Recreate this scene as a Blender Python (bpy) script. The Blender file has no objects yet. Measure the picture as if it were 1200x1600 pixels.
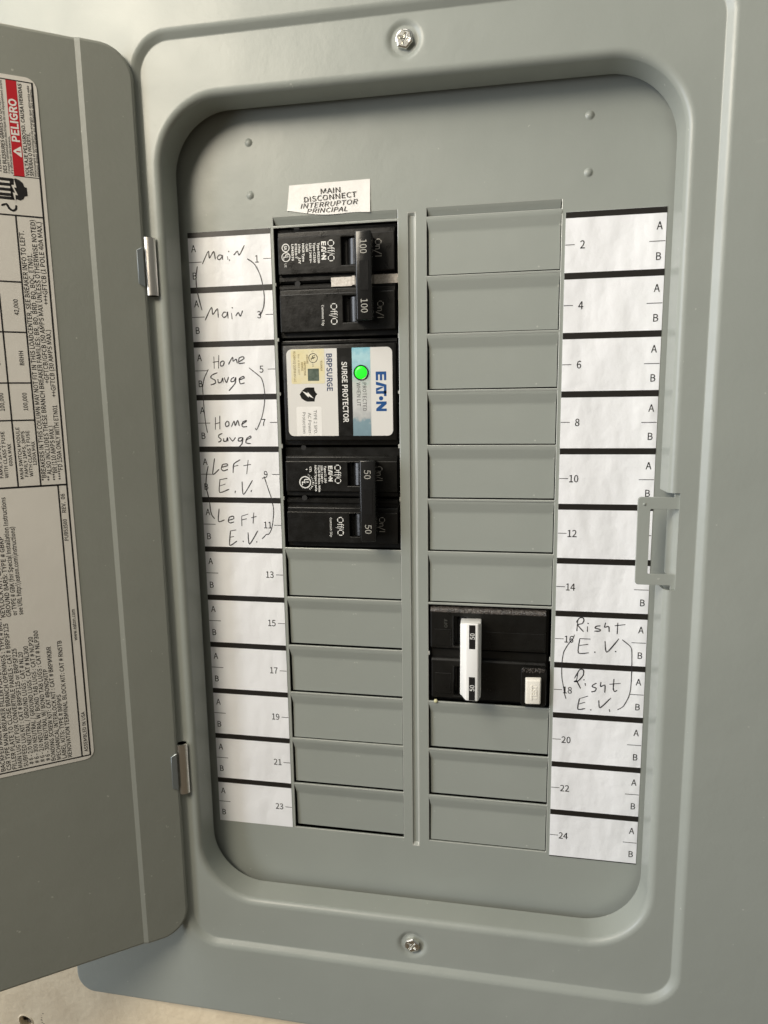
import bpy, bmesh, math, random
from mathutils import Vector, Matrix
random.seed(7)
S = 0.001                                   # everything below is in millimetres
scene = bpy.context.scene

# ---------------------------------------------------------------- camera
cam_d = bpy.data.cameras.new('camera'); cam = bpy.data.objects.new('camera', cam_d)
scene.collection.objects.link(cam); scene.camera = cam
cam_d.sensor_fit = 'HORIZONTAL'; cam_d.sensor_width = 36.0
cam_d.lens = 1090.56 / 1200 * 36.0
cam_d.clip_start = 0.01; cam_d.clip_end = 50
_r = Vector((0.983223, 0.181861, -0.014096)); _d = Vector((0.015362, -0.159561, -0.987069)); _f = Vector((-0.181758, 0.970292, -0.159677))
_m = Matrix((_r, -_d, -_f)).transposed().to_4x4()
_m.translation = Vector((46.487, -326.323, -79.537)) * S
cam.matrix_world = _m

# ---------------------------------------------------------------- world and lamps (a garage: a work lamp and an added, unseen overhead light up left, a pale open doorway farther left)
w = bpy.data.worlds.new('World'); scene.world = w; w.use_nodes = True
nt = w.node_tree; bg = nt.nodes['Background']
tc = nt.nodes.new('ShaderNodeTexCoord'); sp = nt.nodes.new('ShaderNodeSeparateXYZ')
nt.links.new(tc.outputs['Generated'], sp.inputs[0])
mr = nt.nodes.new('ShaderNodeMapRange'); mr.inputs[1].default_value = -1; mr.inputs[2].default_value = 1
nt.links.new(sp.outputs['Z'], mr.inputs[0])
wr = nt.nodes.new('ShaderNodeValToRGB'); nt.links.new(mr.outputs[0], wr.inputs[0])
wr.color_ramp.elements[0].position = 0.2; wr.color_ramp.elements[0].color = (0.27, 0.205, 0.13, 1)
wr.color_ramp.elements[1].position = 0.75; wr.color_ramp.elements[1].color = (0.46, 0.47, 0.44, 1)
nt.links.new(wr.outputs[0], bg.inputs['Color']); bg.inputs['Strength'].default_value = 0.37

def area(name, loc, target, size, power, col, shape='DISK', size_y=None):
    l = bpy.data.lights.new(name, 'AREA'); l.shape = shape; l.size = size
    if size_y: l.size_y = size_y
    l.energy = power; l.color = col
    o = bpy.data.objects.new(name, l); scene.collection.objects.link(o); o.location = loc
    o.rotation_euler = (Vector(target) - Vector(loc)).to_track_quat('-Z', 'Y').to_euler()
    return o
area('work_lamp', (-0.42, -0.62, 0.36), (0, 0, -0.1), 0.33, 5.1, (1.0, 0.90, 0.74))
area('added_overhead_light', (-0.50, -0.50, 0.80), (0, 0, -0.1), 1.0, 4.3, (1.0, 0.95, 0.87), 'RECTANGLE', 0.25)  # unseen soft source, added so brightness falls off down the panel
area('doorway_light', (-1.75, -1.15, 0.15), (0.1, 0, -0.1), 0.9, 29.0, (0.865, 0.915, 1.0), 'RECTANGLE', 1.3)

scene.view_settings.view_transform = 'Standard'; scene.view_settings.look = 'None'
scene.view_settings.exposure = 0.08; scene.view_settings.gamma = 1.0
scene.cycles.use_denoising = True
scene.cycles.max_bounces = 6

# ---------------------------------------------------------------- materials
def mat(name, col, rough=0.5, metal=0.0, bumps=(), spec=0.5, vary=0.0, vscale=30, emit=None, rvary=0.0, coat=0.0, tint=None):
    m = bpy.data.materials.new(name); m.use_nodes = True; t = m.node_tree
    b = t.nodes['Principled BSDF']
    b.inputs['Base Color'].default_value = (*col, 1); b.inputs['Roughness'].default_value = rough
    b.inputs['Metallic'].default_value = metal; b.inputs['Specular IOR Level'].default_value = spec
    b.inputs['Coat Weight'].default_value = coat
    co = t.nodes.new('ShaderNodeTexCoord')
    def noise(scale, detail=3, stretch=None):
        n = t.nodes.new('ShaderNodeTexNoise'); n.inputs['Scale'].default_value = scale; n.inputs['Detail'].default_value = detail
        if stretch:
            mp = t.nodes.new('ShaderNodeMapping'); mp.inputs['Scale'].default_value = stretch
            t.links.new(co.outputs['Object'], mp.inputs[0]); t.links.new(mp.outputs[0], n.inputs['Vector'])
        else:
            t.links.new(co.outputs['Object'], n.inputs['Vector'])
        return n
    if vary:
        n = noise(vscale, 5); r = t.nodes.new('ShaderNodeMapRange')
        r.inputs[1].default_value = 0.3; r.inputs[2].default_value = 0.7
        mx = t.nodes.new('ShaderNodeMixRGB'); t.links.new(n.outputs['Fac'], r.inputs[0]); t.links.new(r.outputs[0], mx.inputs[0])
        c2 = tint or tuple(c * (1 - vary) for c in col)
        mx.inputs[1].default_value = (*col, 1); mx.inputs[2].default_value = (*c2, 1)
        t.links.new(mx.outputs[0], b.inputs['Base Color'])
    if rvary:
        n = noise(vscale * 2.3, 6); r = t.nodes.new('ShaderNodeMapRange')
        r.inputs[1].default_value = 0.3; r.inputs[2].default_value = 0.7
        r.inputs[3].default_value = rough - rvary; r.inputs[4].default_value = rough + rvary
        t.links.new(n.outputs['Fac'], r.inputs[0]); t.links.new(r.outputs[0], b.inputs['Roughness'])
    prev = None
    for (sc, dist, det, st) in bumps:
        n = noise(sc, det, st); bp = t.nodes.new('ShaderNodeBump'); bp.inputs['Distance'].default_value = dist; bp.inputs['Strength'].default_value = 1
        t.links.new(n.outputs['Fac'], bp.inputs['Height'])
        if prev: t.links.new(prev.outputs[0], bp.inputs['Normal'])
        prev = bp
    if prev: t.links.new(prev.outputs[0], b.inputs['Normal'])
    if emit:
        b.inputs['Emission Color'].default_value = (*emit[0], 1); b.inputs['Emission Strength'].default_value = emit[1]
    return m

M = {}
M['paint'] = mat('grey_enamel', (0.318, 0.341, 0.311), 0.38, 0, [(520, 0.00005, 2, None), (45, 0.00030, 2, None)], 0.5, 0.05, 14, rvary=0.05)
M['paintdoor_shaded'] = mat('grey_enamel_door_shaded', (0.272, 0.286, 0.255), 0.40, 0, [(520, 0.00005, 2, None), (40, 0.00030, 2, None)], 0.5, 0.05, 14, rvary=0.05)  # same enamel as the cover, darkened to put the door's shade into the colour
M['edge'] = mat('cut_edge_highlight', (0.52, 0.53, 0.49), 0.3, 0.15)  # bare cut edges, kept pale so bevels also carry painted highlight lines
M['paper'] = mat('label_paper', (0.90, 0.91, 0.93), 0.42, 0, [(48, 0.0026, 2.5, (1, 1, 0.45)), (170, 0.00035, 3, None)], 0.45, 0.06, 25, tint=(0.85, 0.86, 0.88))
M['doorpaper'] = mat('label_paper_door', (0.74, 0.72, 0.67), 0.45, 0, [(70, 0.0002, 3, None)], 0.45, 0.05, 25)
M['ink'] = mat('black_ink', (0.012, 0.011, 0.011), 0.4)
M['bar'] = mat('black_label_bar', (0.014, 0.012, 0.010), 0.40, 0, [(55, 0.0005, 3, (1, 1, 0.35))], 0.5)
M['pencil'] = mat('pen_ink', (0.028, 0.026, 0.030), 0.45)
M['red'] = mat('red_print', (0.50, 0.012, 0.022), 0.4)
M['blue'] = mat('blue_print', (0.004, 0.07, 0.25), 0.4)
M['navy'] = mat('navy_print', (0.012, 0.035, 0.11), 0.4)
M['whiteink'] = mat('white_print', (0.78, 0.78, 0.75), 0.5)
M['greyink'] = mat('moulded_letters', (0.42, 0.41, 0.37), 0.45)
M['onink'] = mat('moulded_letters_dull', (0.55, 0.54, 0.50), 0.45)
M['dimink'] = mat('faint_moulded_letters', (0.09, 0.09, 0.08), 0.4)
M['black'] = mat('black_thermoset', (0.010, 0.0096, 0.0085), 0.34, 0, [(900, 0.00005, 3, None), (120, 0.00008, 2, None)], 0.34, 0.4, 90, rvary=0.10)
M['blackgloss'] = mat('black_gloss_plastic', (0.009, 0.009, 0.009), 0.22, 0, [(300, 0.00006, 2, None)], 0.5)
M['blackworn'] = mat('black_worn_edge', (0.022, 0.020, 0.018), 0.26, 0, [(1400, 0.0006, 3, None)], 0.7, 0.6, 500, tint=(0.10, 0.085, 0.075))
M['dark'] = mat('dark_interior', (0.012, 0.012, 0.012), 0.7)
M['white'] = mat('white_plastic', (0.90, 0.90, 0.88), 0.28, 0, [(200, 0.00004, 2, None)])
M['cream'] = mat('cream_plastic', (0.88, 0.85, 0.77), 0.35)
M['zinc'] = mat('zinc_plate', (0.78, 0.75, 0.70), 0.28, 1.0, [(500, 0.00005, 2, (6, 6, 0.3))])
M['leaf'] = mat('blue_grey_leaf', (0.26, 0.29, 0.30), 0.35, 0.5)
M['zinc2'] = mat('zinc_screw', (0.93, 0.92, 0.87), 0.24, 1.0, [(500, 0.00004, 2, None)])
M['foiltape'] = mat('speckled_tape', (0.80, 0.76, 0.70), 0.5, 0, [(1500, 0.0002, 3, None)], 0.5, 0.3, 900, tint=(0.55, 0.50, 0.44))
M['silver'] = mat('silver_label', (0.72, 0.71, 0.68), 0.42, 0.0, [], 0.5)
M['gold'] = mat('gold_hologram', (0.80, 0.71, 0.40), 0.35, 0.15, [(300, 0.0001, 3, None)], 0.5, 0.3, 160, tint=(0.80, 0.76, 0.58))
M['goldprint'] = mat('gold_print', (0.20, 0.13, 0.03), 0.5)
M['patch'] = mat('hologram_patch', (0.07, 0.10, 0.075), 0.35, 0.3, [], 0.5, 0.4, 500, tint=(0.16, 0.20, 0.16))
M['stick'] = mat('white_sticker', (0.84, 0.83, 0.80), 0.42, 0, [(200, 0.0002, 2, None)])
M['led'] = mat('green_lens', (0.02, 0.55, 0.03), 0.25, 0, emit=((0.02, 1.0, 0.02), 0.85))
M['leddk'] = mat('green_lens_rim', (0.01, 0.12, 0.01), 0.3)
M['foil'] = mat('hologram_foil', (0.45, 0.62, 0.70), 0.30, 0.25, [(400, 0.0001, 3, None)], 0.6)
M['wall'] = mat('painted_board_wall', (0.84, 0.72, 0.52), 0.75, 0, [(260, 0.0004, 5, None), (60, 0.0006, 4, None)], 0.3, 0.2, 60, tint=(0.74, 0.62, 0.44))
M['speck'] = mat('dried_overspray', (0.62, 0.60, 0.36), 0.4)
M['debris'] = mat('hole_debris', (0.09, 0.075, 0.055), 0.8, 0, [(900, 0.0015, 4, None)], 0.3, 0.7, 700, tint=(0.25, 0.2, 0.15))
# a few dust grains and pale rub marks on the enamel
for q in ('paint', 'paintdoor_shaded'):
    t = M[q].node_tree; b = t.nodes['Principled BSDF']; src = b.inputs['Base Color'].links[0].from_socket
    co = t.nodes.new('ShaderNodeTexCoord'); fac = None
    for sc, lo, hi, st, amt in ((330, 0.745, 0.77, (1, 1, 1), 0.55), (75, 0.70, 0.80, (1, 1, 2.5), 0.10), (9, 0.50, 0.75, (1, 1, 1), 0.10)):
        mp = t.nodes.new('ShaderNodeMapping'); mp.inputs['Scale'].default_value = st; mp.inputs['Location'].default_value = (sc * 0.013, 0.3, sc * 0.007)
        n = t.nodes.new('ShaderNodeTexNoise'); n.inputs['Scale'].default_value = sc; n.inputs['Detail'].default_value = 2.0 if sc > 200 else 5.0
        r = t.nodes.new('ShaderNodeMapRange'); r.inputs[1].default_value = lo; r.inputs[2].default_value = hi; r.inputs[4].default_value = amt
        t.links.new(co.outputs['Object'], mp.inputs[0]); t.links.new(mp.outputs[0], n.inputs['Vector']); t.links.new(n.outputs['Fac'], r.inputs[0])
        mx = t.nodes.new('ShaderNodeMixRGB'); t.links.new(r.outputs[0], mx.inputs[0]); t.links.new(src, mx.inputs[1]); mx.inputs[2].default_value = (0.54, 0.55, 0.50, 1); src = mx.outputs[0]
    t.links.new(src, b.inputs['Base Color'])
# colour of the holographic foil band shifts along its length
def foil_colour():
    m = M['foil']; t = m.node_tree; b = t.nodes['Principled BSDF']
    co = t.nodes.new('ShaderNodeTexCoord'); s = t.nodes.new('ShaderNodeSeparateXYZ'); t.links.new(co.outputs['Object'], s.inputs[0])
    r = t.nodes.new('ShaderNodeMapRange'); r.inputs[1].default_value = -0.0966; r.inputs[2].default_value = -0.0557
    n = t.nodes.new('ShaderNodeTexNoise'); n.inputs['Scale'].default_value = 420; n.inputs['Detail'].default_value = 4; t.links.new(co.outputs['Object'], n.inputs['Vector'])
    ad = t.nodes.new('ShaderNodeMath'); ad.operation = 'MULTIPLY_ADD'; ad.inputs[1].default_value = 0.24; ad.inputs[2].default_value = -0.12
    t.links.new(n.outputs['Fac'], ad.inputs[0]); a2 = t.nodes.new('ShaderNodeMath'); t.links.new(s.outputs['Z'], r.inputs[0])
    t.links.new(r.outputs[0], a2.inputs[0]); t.links.new(ad.outputs[0], a2.inputs[1])
    c = t.nodes.new('ShaderNodeValToRGB'); t.links.new(a2.outputs[0], c.inputs[0]); e = c.color_ramp.elements
    e[0].position = 0.0; e[0].color = (0.24, 0.36, 0.42, 1); e[1].position = 1.0; e[1].color = (0.30, 0.62, 0.74, 1)
    for p, col in ((0.16, (0.27, 0.40, 0.46)), (0.22, (0.55, 0.57, 0.57)), (0.36, (0.72, 0.73, 0.72)), (0.60, (0.66, 0.70, 0.66)), (0.68, (0.45, 0.66, 0.60)), (0.8, (0.40, 0.70, 0.78)), (0.9, (0.50, 0.78, 0.85))):
        q = e.new(p); q.color = (*col, 1)
    t.links.new(c.outputs[0], b.inputs['Base Color'])
foil_colour()

# ---------------------------------------------------------------- mesh helpers
def link(name, me, parent=None):
    o = bpy.data.objects.new(name, me); scene.collection.objects.link(o)
    if parent: o.parent = parent
    return o
def mesh(name, verts, faces, mats, parent=None, mi=None, smooth=None, solid=None, wn=False, bev=None):
    me = bpy.data.meshes.new(name)
    me.from_pydata([(v[0] * S, v[1] * S, v[2] * S) for v in verts], [], faces)
    for m in (mats if isinstance(mats, (list, tuple)) else [mats]): me.materials.append(M[m] if isinstance(m, str) else m)
    if mi: me.polygons.foreach_set('material_index', mi)
    bm = bmesh.new(); bm.from_mesh(me); bmesh.ops.recalc_face_normals(bm, faces=bm.faces) if solid is None else None
    bm.to_mesh(me); bm.free(); me.update()
    if smooth is not None:
        me.polygons.foreach_set('use_smooth', [True] * len(me.polygons)); me.set_sharp_from_angle(angle=math.radians(smooth))
    o = link(name, me, parent)
    if solid:
        md = o.modifiers.new('sheet', 'SOLIDIFY'); md.thickness = solid * S; md.offset = -1; md.use_even_offset = False
        if wn: e_ = o.modifiers.new('split', 'EDGE_SPLIT'); e_.split_angle = math.radians(40)
    if bev:
        md = o.modifiers.new('edge', 'BEVEL'); md.width = bev * S; md.segments = 2; md.limit_method = 'ANGLE'; md.angle_limit = math.radians(35); md.harden_normals = False
    if wn:
        md = o.modifiers.new('shade', 'WEIGHTED_NORMAL'); md.keep_sharp = True; md.weight = 100
    return o
class B:
    """collects solids that make up ONE part"""
    def __init__(s): s.bm = bmesh.new()
    def box(s, x0, x1, y0, y1, z0, z1, bev=0.0, seg=2):
        r = bmesh.ops.create_cube(s.bm, size=1); vs = r['verts']
        for v in vs: v.co = Vector(((x0 + x1) / 2 + v.co.x * (x1 - x0), (y0 + y1) / 2 + v.co.y * (y1 - y0), (z0 + z1) / 2 + v.co.z * (z1 - z0))) * S
        if bev: bmesh.ops.bevel(s.bm, geom=list({e for v in vs for e in v.link_edges}), offset=bev * S, segments=seg, profile=0.5, affect='EDGES')
        return s
    def hexa(s, p, bev=0.0, seg=2):
        """8 corners: four at the back then four at the front, same order"""
        vs = [s.bm.verts.new(Vector(q) * S) for q in p]
        fs = [s.bm.faces.new([vs[i] for i in f]) for f in ((0, 1, 2, 3), (7, 6, 5, 4), (0, 4, 5, 1), (1, 5, 6, 2), (2, 6, 7, 3), (3, 7, 4, 0))]
        if bev: bmesh.ops.bevel(s.bm, geom=list({e for v in vs for e in v.link_edges}), offset=bev * S, segments=seg, profile=0.5, affect='EDGES')
        return s
    def poly(s, pts, y0, y1):
        """polygon in XZ drawn from y0 to y1"""
        a = [s.bm.verts.new((x * S, y0 * S, z * S)) for x, z in pts]; b = [s.bm.verts.new((x * S, y1 * S, z * S)) for x, z in pts]; n = len(pts)
        s.bm.faces.new(a); s.bm.faces.new(b[::-1])
        for i in range(n): s.bm.faces.new((a[i], b[i], b[(i + 1) % n], a[(i + 1) % n]))
        return s
    def prof(s, pts, x0, x1):
        """polygon in YZ drawn from x0 to x1"""
        a = [s.bm.verts.new((x0 * S, y * S, z * S)) for y, z in pts]; b = [s.bm.verts.new((x1 * S, y * S, z * S)) for y, z in pts]; n = len(pts)
        s.bm.faces.new(a); s.bm.faces.new(b[::-1])
        for i in range(n): s.bm.faces.new((a[i], b[i], b[(i + 1) % n], a[(i + 1) % n]))
        return s
    def lathe(s, cx, cz, rings, n=32, cap=True):
        """rings of (radius, y) round an axis that points out of the wall"""
        prev = None
        for r, y in rings:
            if r < 1e-6: cur = [s.bm.verts.new((cx * S, y * S, cz * S))]
            else: cur = [s.bm.verts.new(((cx + r * math.cos(2 * math.pi * i / n)) * S, y * S, (cz + r * math.sin(2 * math.pi * i / n)) * S)) for i in range(n)]
            if prev:
                for i in range(n):
                    j = (i + 1) % n
                    if len(cur) == 1: s.bm.faces.new((prev[i], prev[j], cur[0]))
                    elif len(prev) == 1: s.bm.faces.new((prev[0], cur[j], cur[i]))
                    else: s.bm.faces.new((prev[i], prev[j], cur[j], cur[i]))
            prev = cur
        return s
    def vcyl(s, cx, cy, r, z0, z1, n=24, a0=0, a1=360, th=None):
        """upright cylinder or (th) a bent sheet"""
        if th is None:
            a = [s.bm.verts.new(((cx + r * math.cos(2 * math.pi * i / n)) * S, (cy + r * math.sin(2 * math.pi * i / n)) * S, z0 * S)) for i in range(n)]
            b = [s.bm.verts.new((v.co.x, v.co.y, z1 * S)) for v in a]
            s.bm.faces.new(a); s.bm.faces.new(b[::-1])
            for i in range(n): s.bm.faces.new((a[i], b[i], b[(i + 1) % n], a[(i + 1) % n]))
        else:
            L = []
            for i in range(n + 1):
                t = math.radians(a0 + (a1 - a0) * i / n); c, q = math.cos(t), math.sin(t)
                L.append([s.bm.verts.new(((cx + rr * c) * S, (cy + rr * q) * S, z * S)) for rr, z in ((r, z0), (r, z1), (r - th, z1), (r - th, z0))])
            for i in range(n):
                for k in range(4): s.bm.faces.new((L[i][k], L[i + 1][k], L[i + 1][(k + 1) % 4], L[i][(k + 1) % 4]))
            s.bm.faces.new(L[0]); s.bm.faces.new(L[-1][::-1])
        return s
    def done(s, name, m, parent=None, smooth=35, bev=None):
        bmesh.ops.recalc_face_normals(s.bm, faces=s.bm.faces)
        me = bpy.data.meshes.new(name); s.bm.to_mesh(me); s.bm.free()
        me.materials.append(M[m])
        me.polygons.foreach_set('use_smooth', [True] * len(me.polygons)); me.set_sharp_from_angle(angle=math.radians(smooth))
        o = link(name, me, parent)
        if bev:
            md = o.modifiers.new('edge', 'BEVEL'); md.width = bev * S; md.segments = 2; md.limit_method = 'ANGLE'; md.angle_limit = math.radians(35)
        return o

# ---------------------------------------------------------------- lettering
def load_font():
    try:
        import os
        for base in (bpy.utils.resource_path('LOCAL'), bpy.utils.system_resource('DATAFILES')):
            for p in (os.path.join(base, 'datafiles', 'fonts', 'Noto Sans CJK Regular.woff2'), os.path.join(base, 'fonts', 'Noto Sans CJK Regular.woff2')):
                if os.path.exists(p): return bpy.data.fonts.load(p)
    except Exception: pass
    return None
FONT = load_font()
_tc = {}
def glyphs(txt, bold=0.0, res=2):
    k = (txt, bold, res)
    if k in _tc: return _tc[k]
    cu = bpy.data.curves.new('t', 'FONT'); cu.body = txt; cu.size = 1; cu.resolution_u = res; cu.fill_mode = 'FRONT'; cu.offset = bold * 0.45
    if FONT: cu.font = FONT
    o = bpy.data.objects.new('t', cu); scene.collection.objects.link(o)
    bpy.context.view_layer.update()
    me = bpy.data.meshes.new_from_object(o.evaluated_get(bpy.context.evaluated_depsgraph_get()))
    v = [(p.co.x, p.co.y) for p in me.vertices]; f = [tuple(p.vertices) for p in me.polygons]
    bpy.data.objects.remove(o); bpy.data.curves.remove(cu); bpy.data.meshes.remove(me)
    _tc[k] = (v, f); return _tc[k]
CAP = (lambda v: max(y for x, y in v[0]))(glyphs('H'))
class Ink:
    """flat print laid on a surface: all the marks of one sheet, as ONE part.
    frame: maps (u, v, lift) on the sheet to world millimetres"""
    def __init__(s, frame, lift, hand=1): s.fr = frame; s.l = lift; s.hand = hand; s.v = []; s.f = []; s.m = []; s.names = []
    def _mi(s, m):
        if m not in s.names: s.names.append(m)
        return s.names.index(m)
    def add(s, pts, faces, m, lift=0):
        b = len(s.v); s.v += [s.fr(u, v, s.l + lift) for u, v in pts]; k = s._mi(m)
        for f in faces: s.f.append(tuple(b + i for i in f)); s.m.append(k)
    def rect(s, u0, u1, v0, v1, m='ink', lift=0): s.add([(u0, v0), (u1, v0), (u1, v1), (u0, v1)], [(0, 1, 2, 3)], m, lift)
    def poly(s, pts, m='ink', lift=0): s.add(pts, [tuple(range(len(pts)))], m, lift)
    def disc(s, u, v, r, m, lift=0, n=32, r2=None):
        c = [(math.cos(2 * math.pi * i / n), math.sin(2 * math.pi * i / n)) for i in range(n)]
        if r2 is None: s.poly([(u + r * a, v + r * b) for a, b in c], m, lift)
        else: s.add([(u + r * a, v + r * b) for a, b in c] + [(u + r2 * a, v + r2 * b) for a, b in c], [(i, (i + 1) % n, n + (i + 1) % n, n + i) for i in range(n)], m, lift)
    def text(s, t, u, v, du, dv, cap, length=None, m='ink', bold=0.0, lift=0, align='l', slant=0.0, squeeze=0.92):
        """du, dv: reading direction; (u, v): start of the baseline; up is du,dv turned left"""
        gv, gf = glyphs(t, bold)
        if not gv: return
        x0 = min(p[0] for p in gv); x1 = max(p[0] for p in gv); sy = cap * 0.93 / CAP
        sx = (length / (x1 - x0)) if length else sy * squeeze
        off = {'l': 0, 'c': -(x1 - x0) * sx / 2, 'r': -(x1 - x0) * sx}[align]
        n = math.hypot(du, dv); du /= n; dv /= n
        P = []
        for x, y in gv:
            a = (x - x0) * sx + off + slant * y * sy; b = y * sy
            P.append((u + a * du - b * dv * s.hand, v + a * dv + b * du * s.hand))
        s.add(P, gf, m, lift)
    def stroke(s, pts, wd, m='pencil', lift=0):
        # smooth the hand-drawn line, then lay a ribbon of uneven width
        if len(pts) > 2:
            q = []
            for i in range(len(pts) - 1):
                p0 = pts[max(i - 1, 0)]; p1 = pts[i]; p2 = pts[i + 1]; p3 = pts[min(i + 2, len(pts) - 1)]
                for k in range(5):
                    t = k / 5
                    q.append(tuple(0.5 * (2 * p1[a] + (p2[a] - p0[a]) * t * 0.7 + (2.0 * p0[a] * 0.7 - (2 + 2.4) * 0 * p1[a] - (5 - 0) * p1[a] * 0 + 0) * 0 + ((-0.7 * 2) * (p2[a] - p0[a]) * 0) ) if False else
                        ((2 * t**3 - 3 * t**2 + 1) * p1[a] + (t**3 - 2 * t**2 + t) * 0.35 * (p2[a] - p0[a]) + (-2 * t**3 + 3 * t**2) * p2[a] + (t**3 - t**2) * 0.35 * (p3[a] - p1[a])) for a in (0, 1)))
            q.append(pts[-1]); pts = q
        L = []
        for i, p in enumerate(pts):
            a = pts[max(i - 1, 0)]; b = pts[min(i + 1, len(pts) - 1)]; dx, dy = b[0] - a[0], b[1] - a[1]; n = math.hypot(dx, dy) or 1
            h = wd / 2 * random.uniform(0.8, 1.15) * (0.7 if i in (0, len(pts) - 1) else 1)
            L += [(p[0] - dy / n * h, p[1] + dx / n * h), (p[0] + dy / n * h, p[1] - dx / n * h)]
        s.add(L, [(2 * i, 2 * i + 1, 2 * i + 3, 2 * i + 2) for i in range(len(pts) - 1)], m, lift)
    def done(s, name, parent): return mesh(name, s.v, s.f, s.names, parent, s.m)
front = lambda y: (lambda u, v, l: (u, y - l, v))

# ---------------------------------------------------------------- the wall
def tag(o, label=None, cat=None, group=None, kind=None):
    if label: o['label'] = label
    if cat: o['category'] = cat
    if group: o['group'] = group
    if kind: o['kind'] = kind
    return o
WY = -16.2
def hole_patch(V, F, x0, x1, z0, z1, cx, cz, rings, y, n=32):
    """a flat square with a round hole or dish: the square's rim, then rings (radius, y)"""
    b = len(V)
    for i in range(n):
        a = 2 * math.pi * (i + 0.5) / n; c, q = math.cos(a), math.sin(a); k = []
        if c > 1e-9: k.append((x1 - cx) / c)
        if c < -1e-9: k.append((x0 - cx) / c)
        if q > 1e-9: k.append((z1 - cz) / q)
        if q < -1e-9: k.append((z0 - cz) / q)
        t = min(k); V.append((cx + c * t, y, cz + q * t))
    # corners of the square
    corner = {}
    for X, Z in ((x0, z0), (x1, z0), (x1, z1), (x0, z1)):
        V.append((X, y, Z)); corner[(X, Z)] = len(V) - 1
    first = len(V)
    for r, yy in rings:
        for i in range(n):
            a = 2 * math.pi * (i + 0.5) / n
            V.append((cx + r * math.cos(a), yy, cz + r * math.sin(a)))
    for i in range(n):
        j = (i + 1) % n
        A, Bq = V[b + i], V[b + j]
        face = [b + i]
        if abs(A[0] - Bq[0]) > 1e-6 and abs(A[2] - Bq[2]) > 1e-6:
            X = A[0] if min(abs(A[0] - x0), abs(A[0] - x1)) < 1e-6 else Bq[0]
            Z = A[2] if min(abs(A[2] - z0), abs(A[2] - z1)) < 1e-6 else Bq[2]
            face.append(min(corner.items(), key=lambda kv: abs(kv[0][0] - X) + abs(kv[0][1] - Z))[1])
        F.append(tuple(face + [b + j, first + j, first + i]))
    for k in range(len(rings) - 1):
        for i in range(n):
            j = (i + 1) % n
            F.append((first + k * n + i, first + k * n + j, first + (k + 1) * n + j, first + (k + 1) * n + i))
    return [first + (len(rings) - 1) * n + i for i in range(n)]
V, F = [], []
xs = [-900, -240, -217, -183, 183, 900]; zs = [-1100, -447, -424, -398, 113, 900]
base = 0
for x in xs:
    for z in zs: V.append((x, WY, z))
for i in range(5):
    for j in range(5):
        if i == 3 and j == 3: continue            # the opening the enclosure sits in
        if i == 1 and j == 1: continue            # patch with the screw hole
        F.append((i * 6 + j, (i + 1) * 6 + j, (i + 1) * 6 + j + 1, i * 6 + j + 1))
last = hole_patch(V, F, -240, -217, -447, -424, -228.8, -435.6, [(4.6, WY), (4.2, WY + 0.5), (3.9, WY + 1.0), (3.7, WY + 9)], WY)
F.append(tuple(last))
wall = mesh('wall', V, F, 'wall', None, smooth=40)
tag(wall, kind='structure')
# raise the ragged paint rim and the little tear beside the hole
V, F = [], []
n = 40
for i in range(n):
    a = 2 * math.pi * i / n; r = 4.35 + 0.25 * math.sin(3 * a + 1) + random.uniform(-0.12, 0.12)
    for rr, yy in ((r - 0.55, WY - 0.02), (r, WY - 0.45), (r + 0.8, WY + 0.03)): V.append((-228.8 + rr * math.cos(a), yy, -435.6 + rr * math.sin(a)))
for i in range(n):
    j = (i + 1) % n
    for k in (0, 1): F.append((3 * i + k, 3 * j + k, 3 * j + k + 1, 3 * i + k + 1))
mesh('hole_rim', V, F, 'wall', wall, smooth=60)
b = B()
for i in range(26):
    a = random.uniform(0, 6.28); r = random.uniform(0, 2.9); q = random.uniform(0.5, 1.2)
    x, z = -228.8 + r * math.cos(a), -435.6 + r * math.sin(a); b.box(x - q, x + q, WY + 2.2, WY + 5, z - q * .7, z + q * .7, 0.2, 1)
b.done('hole_filling', 'debris', wall)
b = B()
for k in range(7):
    x = -217.6 + random.uniform(-0.8, 0.8); z = -428.4 - k * 1.15 + random.uniform(-.3, .3); q = random.uniform(0.2, 0.6)
    b.box(x - q, x + q * 1.4, WY - random.uniform(0.05, 0.35), WY + 0.1, z - q * .5, z + q * .4, 0.06, 1)
b.done('paint_tear', 'debris', wall)

# ---------------------------------------------------------------- the panel
panel = bpy.data.objects.new('electrical_panel', None); scene.collection.objects.link(panel)
tag(panel, 'grey steel breaker panel with its door swung open to the left, holding four black units', 'electrical panel')

b = B()                                           # the enclosure behind the cover: five sheets
b.box(-180, 180, 78, 80, -395, 110); b.box(-181.2, -180, -15.6, 80, -395, 110); b.box(180, 181.2, -15.6, 80, -395, 110)
b.box(-180, 180, -15.6, 78, 110, 111.2); b.box(-180, 180, -15.6, 78, -396.2, -395)
b.done('enclosure', 'dark', panel)

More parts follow.
